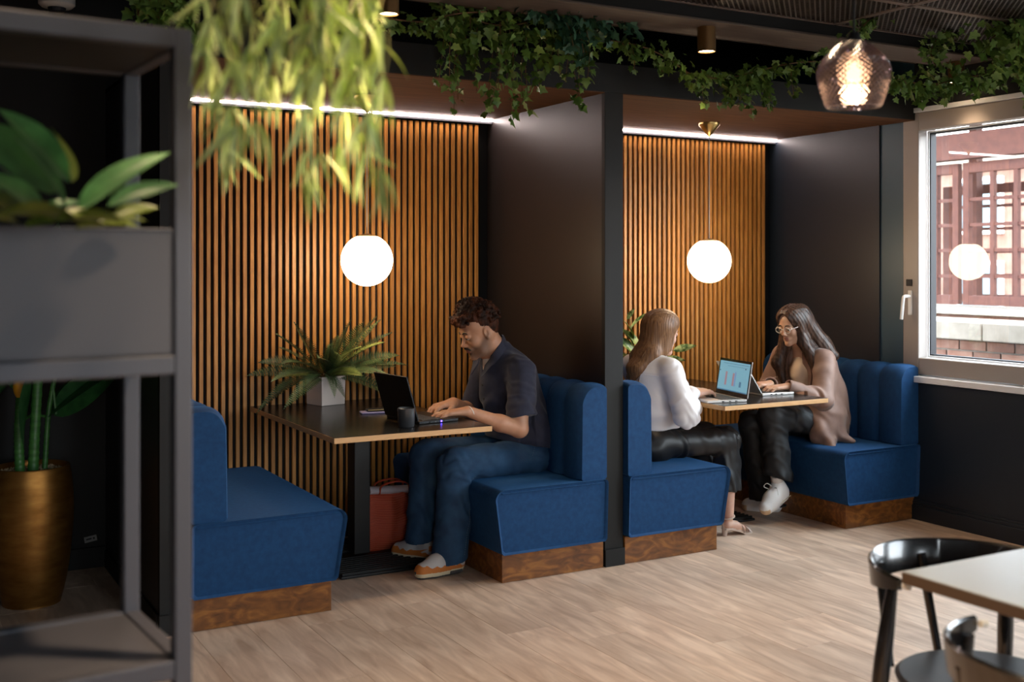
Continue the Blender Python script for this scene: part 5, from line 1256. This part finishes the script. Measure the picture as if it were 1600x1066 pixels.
# gold pot with banana-like plant behind the shelf
gp = Vector((-1.555, .76, 0))
t = thing('gold_planter', 'large hammered gold floor planter at the left wall', 'planter', tuple(gp))
pr = [(.001, 0), (.112, 0), (.122, .01), (.150, .14), (.168, .30), (.173, .42), (.168, .52), (.158, .590), (.155, .602), (.148, .602), (.150, .585), (.145, .572), (.001, .572)]
part('pot_body', MB().lathe([(p.x, p.z) for p in spline([(a, 0, b) for a, b in pr[:9]], 40)]+pr[9:], tuple(gp), 56), 'goldpot', t, smooth=True)
pb = MB(); rs = random.Random(2)
for k in range(420):
    a = rs.uniform(0, 2*PI); r_ = .142*math.sqrt(rs.random()); s_ = rs.uniform(.0045, .0075); cx, cy, cz = gp.x+r_*math.cos(a), gp.y+r_*math.sin(a), .574+rs.uniform(0, .006)
    pb.add([(cx+s_, cy, cz), (cx, cy+s_, cz), (cx-s_, cy, cz), (cx, cy-s_, cz), (cx, cy, cz+s_), (cx, cy, cz-s_)], [(0, 1, 4), (1, 2, 4), (2, 3, 4), (3, 0, 4), (1, 0, 5), (2, 1, 5), (3, 2, 5), (0, 3, 5)])
part('pebbles', pb, 'pebble', t, kind='stuff')
t = thing('tropical_plant', 'tall plant with ringed green stems in the gold planter', 'plant', (gp.x, gp.y, .585))
def ringed(pts, r0, r1):
    P = spline(pts, 44); return MB().tube(P, [(r0+(r1-r0)*k/44)*(1.07 if k % 3 == 0 else .97) for k in range(45)], 12)
part('stalk', ringed([(-1.605, .74, .575), (-1.61, .74, .75), (-1.60, .75, .93)], .021, .019), 'stem', t, smooth=True)
part('stalk', ringed([(-1.555, .72, .575), (-1.545, .72, .80), (-1.525, .73, 1.15)], .023, .020), 'stem', t, smooth=True)
part('stalk', ringed([(-1.50, .78, .575), (-1.48, .79, .85), (-1.43, .80, 1.10)], .012, .010), 'stem', t, smooth=True)
part('spathe', MB().tube(spline([(-1.60, .75, .90), (-1.605, .745, .96), (-1.60, .75, 1.02), (-1.59, .75, 1.12)], 14), [.016, .022, .026, .028, .029, .028, .026, .024, .021, .018, .014, .011, .008, .004, .002], 12), 'yellow', t, smooth=True, label='yellow orange bud')
bl_ = leafmesh('leaf', .62, .26, 'bigleaf', .35, .10, 12)
for px, py, x2, y2, y, ro in ((70, 655, 150, 560, .80, .5), (85, 650, 152, 585, .78, 1.2), (55, 560, -60, 640, .8, .6), (70, 570, 10, 660, .78, .9), (80, 520, 150, 560, .82, .5), (50, 500, -40, 420, .8, .8), (80, 480, 150, 380, .9, .7), (-20, 560, -120, 560, .8, .5)):
    a, b = at(px, py, y=y), at(x2, y2, y=y-.08); d = b-a; q = d.to_track_quat('X', 'Z') @ Euler((ro, 0, 0)).to_quaternion()
    k = max(.45, d.length/.62*1.25); piece(bl_, 'leaf', t, a-t.location, q.to_euler(), (k, k*1.1, k))
    sr = min(((-1.60, .75, .80), (-1.535, .725, 1.0), (-1.47, .79, .92)), key=lambda v: (Vector(v)-a).length); part('leaf_stalk', MB().tube(spline([sr, ((sr[0]+a.x)/2, (sr[1]+a.y)/2, max(sr[2], a.z)+.02), tuple(a+d*.04)], 8), .006, 6), 'stem', t, smooth=True)
for a_, d_, k in (((-1.525, .73, 1.13), (.05, .02, 1), .9), ((-1.43, .80, 1.09), (.0, .10, 1), .7), ((-1.60, .75, .92), (-.35, -.1, 1), .75)):
    piece(bl_, 'leaf', t, Vector(a_)-t.location, (Vector(d_).to_track_quat('X', 'Z') @ Euler((.8, 0, 0)).to_quaternion()).to_euler(), (k, k*.8, k))
# small label and detector
t = thing('cable_label', 'small grey printed label low on the dark back wall', 'label', (-1.236, 1.228, .14))
part('plate', MB().box((-.029, 0, -.014), (.029, .006, .014), rot=Euler((0, R(-9), 0)).to_matrix(), org=(0, 0, 0)), mat('label grey', (.30, .29, .28), .6), t, world=False)
part('print_block', MB().box((-.021, -.001, -.002), (.004, 0, .005), rot=Euler((0, R(-9), 0)).to_matrix(), org=(0, 0, 0)).box((.011, -.001, -.004), (.019, 0, .005), rot=Euler((0, R(-9), 0)).to_matrix(), org=(0, 0, 0)), 'gasket', t, world=False)
t = thing('smoke_detector', 'beige round detector hanging from the ceiling above the shelf frame', 'detector', (-1.43, .93, 2.86))
part('housing', MB().lathe([(.001, .0), (.075, 0), (.080, -.02), (.080, -.055), (.066, -.068), (.001, -.072)], (-1.43, .93, 2.735), 32), 'white', t, smooth=True)
part('sensor_cage', MB().lathe([(.040, -.070), (.036, -.088), (.001, -.092)], (-1.43, .93, 2.735), 20), 'gasket', t); part('mount_rod', MB().tube([(-1.43, .93, 2.86), (-1.43, .93, 2.73)], .008, 8), 'gasket', t)

# ================================================================== RIGHT FOREGROUND: TABLE AND CHAIRS
t = thing('dining_table', 'grey topped table with dark edge, cut off at the lower right', 'table', (.55, -3.1, 0))
tx0, tx1, ty0, ty1 = -.009, 1.19, -3.51, -2.71
part('tabletop', B((tx0+.003, ty0+.003, .748), (tx1-.003, ty1-.003, .7505)), 'bistrotop', t); part('edge', B((tx0, ty0, .721), (tx1, ty1, .748)), 'bistroedge', t, bevel=.003)
part('column', B((.55, -3.15, .02), (.63, -3.07, .721)), 'iron', t, bevel=.004); part('foot_plate', B((.34, -3.36, 0), (.84, -2.86, .02)), 'iron', t, bevel=.006)
def chair():
    t = thing('dining_chair', 'x', 'chair', (0, 0, 0), 'black bentwood dining chairs')
    secs = []; Rr = .255; n = 44; a0 = R(82)
    for k in range(n+1):
        a = -a0+2*a0*k/n; u = abs(a)/a0; hgt = .082*(1-.62*u**2.2); zt = .742-.012*u; th = .009+.006*u; c, s_ = math.sin(a), math.cos(a); ro = Rr*(1.0-.06*(1-u)); tilt = .012*(1-u)
        q = [(ro, zt-hgt), (ro+th, zt-hgt+.004), (ro+th+tilt, zt-.006), (ro+th*.5+tilt, zt), (ro+tilt, zt-.005)]
        secs.append([(r_*c, r_*s_, z) for r_, z in q])
    part('back_rail', MB().loft(secs), 'chairblack', t, smooth=True, world=False)
    seat = [(.001, 0), (.17, .0), (.212, .010), (.216, .022), (.205, .030), (.15, .024), (.001, .018)]
    part('seat', MB().lathe([(r_, z+.425) for r_, z in seat], (0, -.02, 0), 44, close=True), 'seatblack', t, smooth=True, world=False)
    for sx_ in (-1, 1):
        bk_ = [(.236*sx_, .075, .70), (.250*sx_, .088, .55), (.262*sx_, .10, .40), (.285*sx_, .135, .0)]
        part('leg', MB().tube(spline(bk_, 20), [.010+.011*math.sin(PI*min(1, (k/20)*.9+.08)) for k in range(21)], 12), 'chairblack', t, smooth=True, world=False)
        fr_ = [(.215*sx_, -.13, .43), (.24*sx_, -.17, .2), (.262*sx_, -.205, .0)]
        part('leg', MB().tube(spline(fr_, 14), [.012+.007*math.sin(PI*k/14) for k in range(15)], 12), 'chairblack', t, smooth=True, world=False)
        part('tenon_plug', MB().tube([(.250*sx_, .030, .712), (.250*sx_, .014, .711)], .008, 10), 'paper', t, world=False)
        part('back_strut', MB().tube([(.085*sx_, .235, .70), (.10*sx_, .19, .44)], [.013, .011], 10), 'chairblack', t, smooth=True, world=False)
    part('seat_rail', MB().tube([(-.262, .10, .40), (0, .12, .41), (.262, .10, .40)], .012, 8), 'chairblack', t, smooth=True, world=False)
    part('front_rail', MB().tube([(-.218, -.13, .41), (.218, -.13, .41)], .011, 8), 'chairblack', t, smooth=True, world=False)
    return t
ch = chair(); ch.location = (.262, -2.715, 0); ch.rotation_euler = (0, 0, R(4)); ch['label'] = 'black curved-back chair on the far side of the grey table'
copy_tree(ch, (-.085, -3.24, 0), 'black curved-back chair nearest the camera, seen from behind, mostly out of frame', rz=R(82))

# ================================================================== HANGING GREENERY
iv = [(0, 0), (.10, .30), (.48, .42), (.36, .12), (.62, .10), (.50, .0)]
def ivy_leaf(seed):
    rs = random.Random(seed); o = [(0, 0), (-.12, .22), (-.02, .44), (.22, .30), (.40, .52), (.52, .26), (.98, 0), (.52, -.26), (.40, -.52), (.22, -.30), (-.02, -.44), (-.12, -.22)]
    return [(x*(1+rs.uniform(-.08, .08)), y*(1+rs.uniform(-.08, .08)), -.22*x*x-.25*abs(y)*rs.uniform(.4, 1.2)) for x, y in o]
ivs = [ivy_leaf(k) for k in range(6)]
def leaf_into(mb, pos, d, size, rs, mi=0):
    d = Vector(d).normalized(); sd = d.cross(Vector((0, 0, 1))); sd = sd.normalized() if sd.length > .05 else Vector((1, 0, 0)); q = rs.uniform(-1.1, 1.1); up = sd.cross(d)
    sd = sd*math.cos(q)+up*math.sin(q); up = sd.cross(d); L_ = rs.choice(ivs); vs = [pos+(d*x+sd*y+up*z)*size for x, y, z in L_]; vs.append(pos+d*size*.25)
    n = len(L_); mb.add(vs, [(k, (k+1) % n, n) for k in range(n)], mi)
LF = {}
def ivy_piece(size_key, m):
    k = (size_key, m)
    if k not in LF:
        mb = MB(); L_ = ivs[size_key]; vs = [Vector(p) for p in L_]+[Vector((.25, 0, 0))]; n = len(L_); mb.add(vs, [(i, (i+1) % n, n) for i in range(n)]); LF[k] = mb.mesh('leaf', [m], smooth=2)
    return LF[k]
def garland(label, path, dens, size=.036, spread=.05, drop=(.05, .14), ndrop=0, seed=1, m='ivy', parts=120):
    """a twig along path with leaves and short hanging side shoots"""
    rs = random.Random(seed); P = spline(path, max(12, len(path)*6)); t = thing('ivy_garland', label, 'ivy', tuple(P[0]), 'ivy garlands under the ceiling')
    tw = MB().tube(P, .0035, 5); lv = []
    for k in range(len(P)-1):
        for _ in range(dens):
            p = P[k].lerp(P[k+1], rs.random())+Vector((rs.gauss(0, spread), rs.gauss(0, spread*.7), rs.gauss(-.3*spread, spread*.7))); lv.append((p, Vector((rs.uniform(-1, 1), rs.uniform(-1, .4), rs.uniform(-1.2, .1)))))
    for k in range(ndrop):
        q0 = P[rs.randrange(len(P))]+Vector((rs.gauss(0, spread), rs.gauss(0, spread*.6), 0)); Ld = rs.uniform(*drop); q1 = q0+Vector((rs.uniform(-.05, .08), rs.uniform(-.03, .02), -Ld)); Q = spline([q0, q0.lerp(q1, .5)+Vector((rs.uniform(-.03, .03), 0, 0)), q1], 8); tw.tube(Q, .0018, 4)
        for i in range(1, 9):
            for _ in range(2): lv.append((Q[i]+Vector((rs.gauss(0, .014), rs.gauss(0, .012), 0)), Vector((rs.uniform(-1, 1), rs.uniform(-1, .3), rs.uniform(-1.3, -.1)))))
    part('twig', tw, 'twig', t)
    for i, (p, d) in enumerate(lv[:parts]):
        s_ = size*rs.uniform(.7, 1.3); q = d.to_track_quat('X', 'Z') @ Euler((rs.uniform(-1.2, 1.2), 0, 0)).to_quaternion()
        piece(ivy_piece(rs.randrange(6), m), 'leaf', t, p-t.location, q.to_euler(), (s_, s_, s_))
    if len(lv) > parts:
        fo = MB()
        for p, d in lv[parts:]: leaf_into(fo, p, d, size*rs.uniform(.7, 1.25), rs)
        part('foliage', fo, m, t, smooth=2, kind='stuff')
    return t
A = lambda L_, y: [at(a, b, y=y) for a, b in L_]
garland('thin ivy runner left of the dense hanging clump', A([(600, 28), (660, 34), (710, 22), (760, 18)], -.30), 2, .034, .03, (.03, .10), 5, 3, parts=60)
garland('dense dark ivy clump hanging over the end of the left booth', A([(700, 5), (740, 30), (790, 40), (840, 30), (880, 10)], -.20), 9, .042, .085, (.20, .42), 26, 5, parts=290)
garland('deep green creeper strands right of the dense clump', A([(830, -5), (860, 15), (900, 20), (945, 10), (985, -5)], -.32), 6, .046, .05, (.10, .24), 9, 6, 'ivyteal', parts=160)
garland('ivy garland running along the header to the smoked glass lamp', A([(880, 60), (940, 62), (1000, 72), (1045, 92), (1080, 116), (1130, 122), (1180, 112), (1230, 100), (1275, 96)], -.22), 5, .036, .040, (.05, .16), 14, 7, parts=290)
garland('ivy tuft hanging under the middle of the garland', A([(1120, 112), (1150, 124), (1180, 118), (1205, 108)], -.20), 7, .034, .04, (.08, .19), 9, 8, parts=150)
garland('ivy strand climbing from behind the smoked glass lamp to the ceiling', A([(1285, 95), (1320, 68), (1345, 45), (1368, 18), (1385, -10)], -.72), 5, .036, .032, (.02, .06), 4, 9, parts=140)
garland('ivy garland between the smoked glass lamp and the window top', A([(1385, 118), (1420, 128), (1460, 132), (1500, 122), (1530, 118), (1560, 112)], -.78), 6, .038, .045, (.03, .10), 12, 10, parts=240)
garland('ivy strand rising beside the dark bronze spotlight', A([(1462, 105), (1455, 80), (1470, 55), (1500, 40), (1540, 20)], -.70), 6, .036, .040, (.02, .05), 3, 11, parts=150)
garland('large leafy ivy mass at the upper right corner', A([(1550, 60), (1575, 40), (1600, 60), (1640, 90)], -1.0), 14, .048, .085, (.10, .22), 14, 12, parts=290)
garland('small dark ivy sprig above the shelf frame', A([(225, -10), (245, 10), (275, 5), (300, 15)], -.3), 3, .045, .03, (.06, .12), 4, 13, parts=60)
# bamboo leaves hanging close to the camera
t = thing('bamboo_foliage', 'blurred bright bamboo leaves hanging in the foreground, top left', 'plant', tuple(at(470, -40, t=1.75)))
bm_l = [leafmesh('leaf', .085, .0125, 'bamboo', c_, .3, 7, .25) for c_ in (.05, .18, .32)]
rs = random.Random(21); tw = MB(); nlf = 0
nodes = [(x, y) for x in range(325, 625, 30) for y in (-15, 25, 65, 100)]
nodes = [(x+rs.uniform(-12, 12), y+rs.uniform(-12, 12)) for x, y in nodes if y < 90 or x < 590]
nodes += [(345, 130), (365, 165), (372, 195), (352, 215), (400, 190), (430, 120), (470, 130), (478, 165), (482, 235), (500, 240), (475, 262), (505, 130), (540, 170), (556, 200), (530, 225), (575, 180), (572, 235), (590, 262), (548, 150), (600, 120), (360, 232)]
for (x, y) in nodes:
    tt = 1.75+rs.uniform(-.16, .16); p = at(x, y, t=tt)
    up_ = at(x+rs.uniform(-10, 10), -62 if y < 50 else y-75, t=tt if y > 50 else 1.75); tw.tube(spline([up_, up_.lerp(p, .5)+Vector((rs.uniform(-.01, .01), 0, 0)), p], 5), .0011, 4)
    for _ in range(rs.choice((4, 5, 6)) if y > 110 else 5):
        if nlf >= 298: break
        a = rs.gauss(0, .42); d = Vector((math.sin(a)*.87, -math.sin(a)*.49+rs.uniform(-.35, .35), -math.cos(a))); s_ = rs.uniform(.6, 1.05)
        q = d.to_track_quat('X', 'Z') @ Euler((rs.uniform(-1.6, 1.6), 0, 0)).to_quaternion(); piece(rs.choice(bm_l), 'leaf', t, p-t.location, q.to_euler(), (s_, s_*1.05, s_)); nlf += 1
br = [at(x, -62, t=1.75) for x in (300, 380, 470, 560, 640)]; part('branch', MB().tube(spline(br, 24), .005, 6), 'bamboostem', t)
for q in (br[1], br[3]): part('hanging_wire', MB().tube([q, Vector((q.x, q.y, 2.86))], .0015, 5), 'gasket', t)
part('twigs', tw, 'bamboostem', t, kind='stuff')
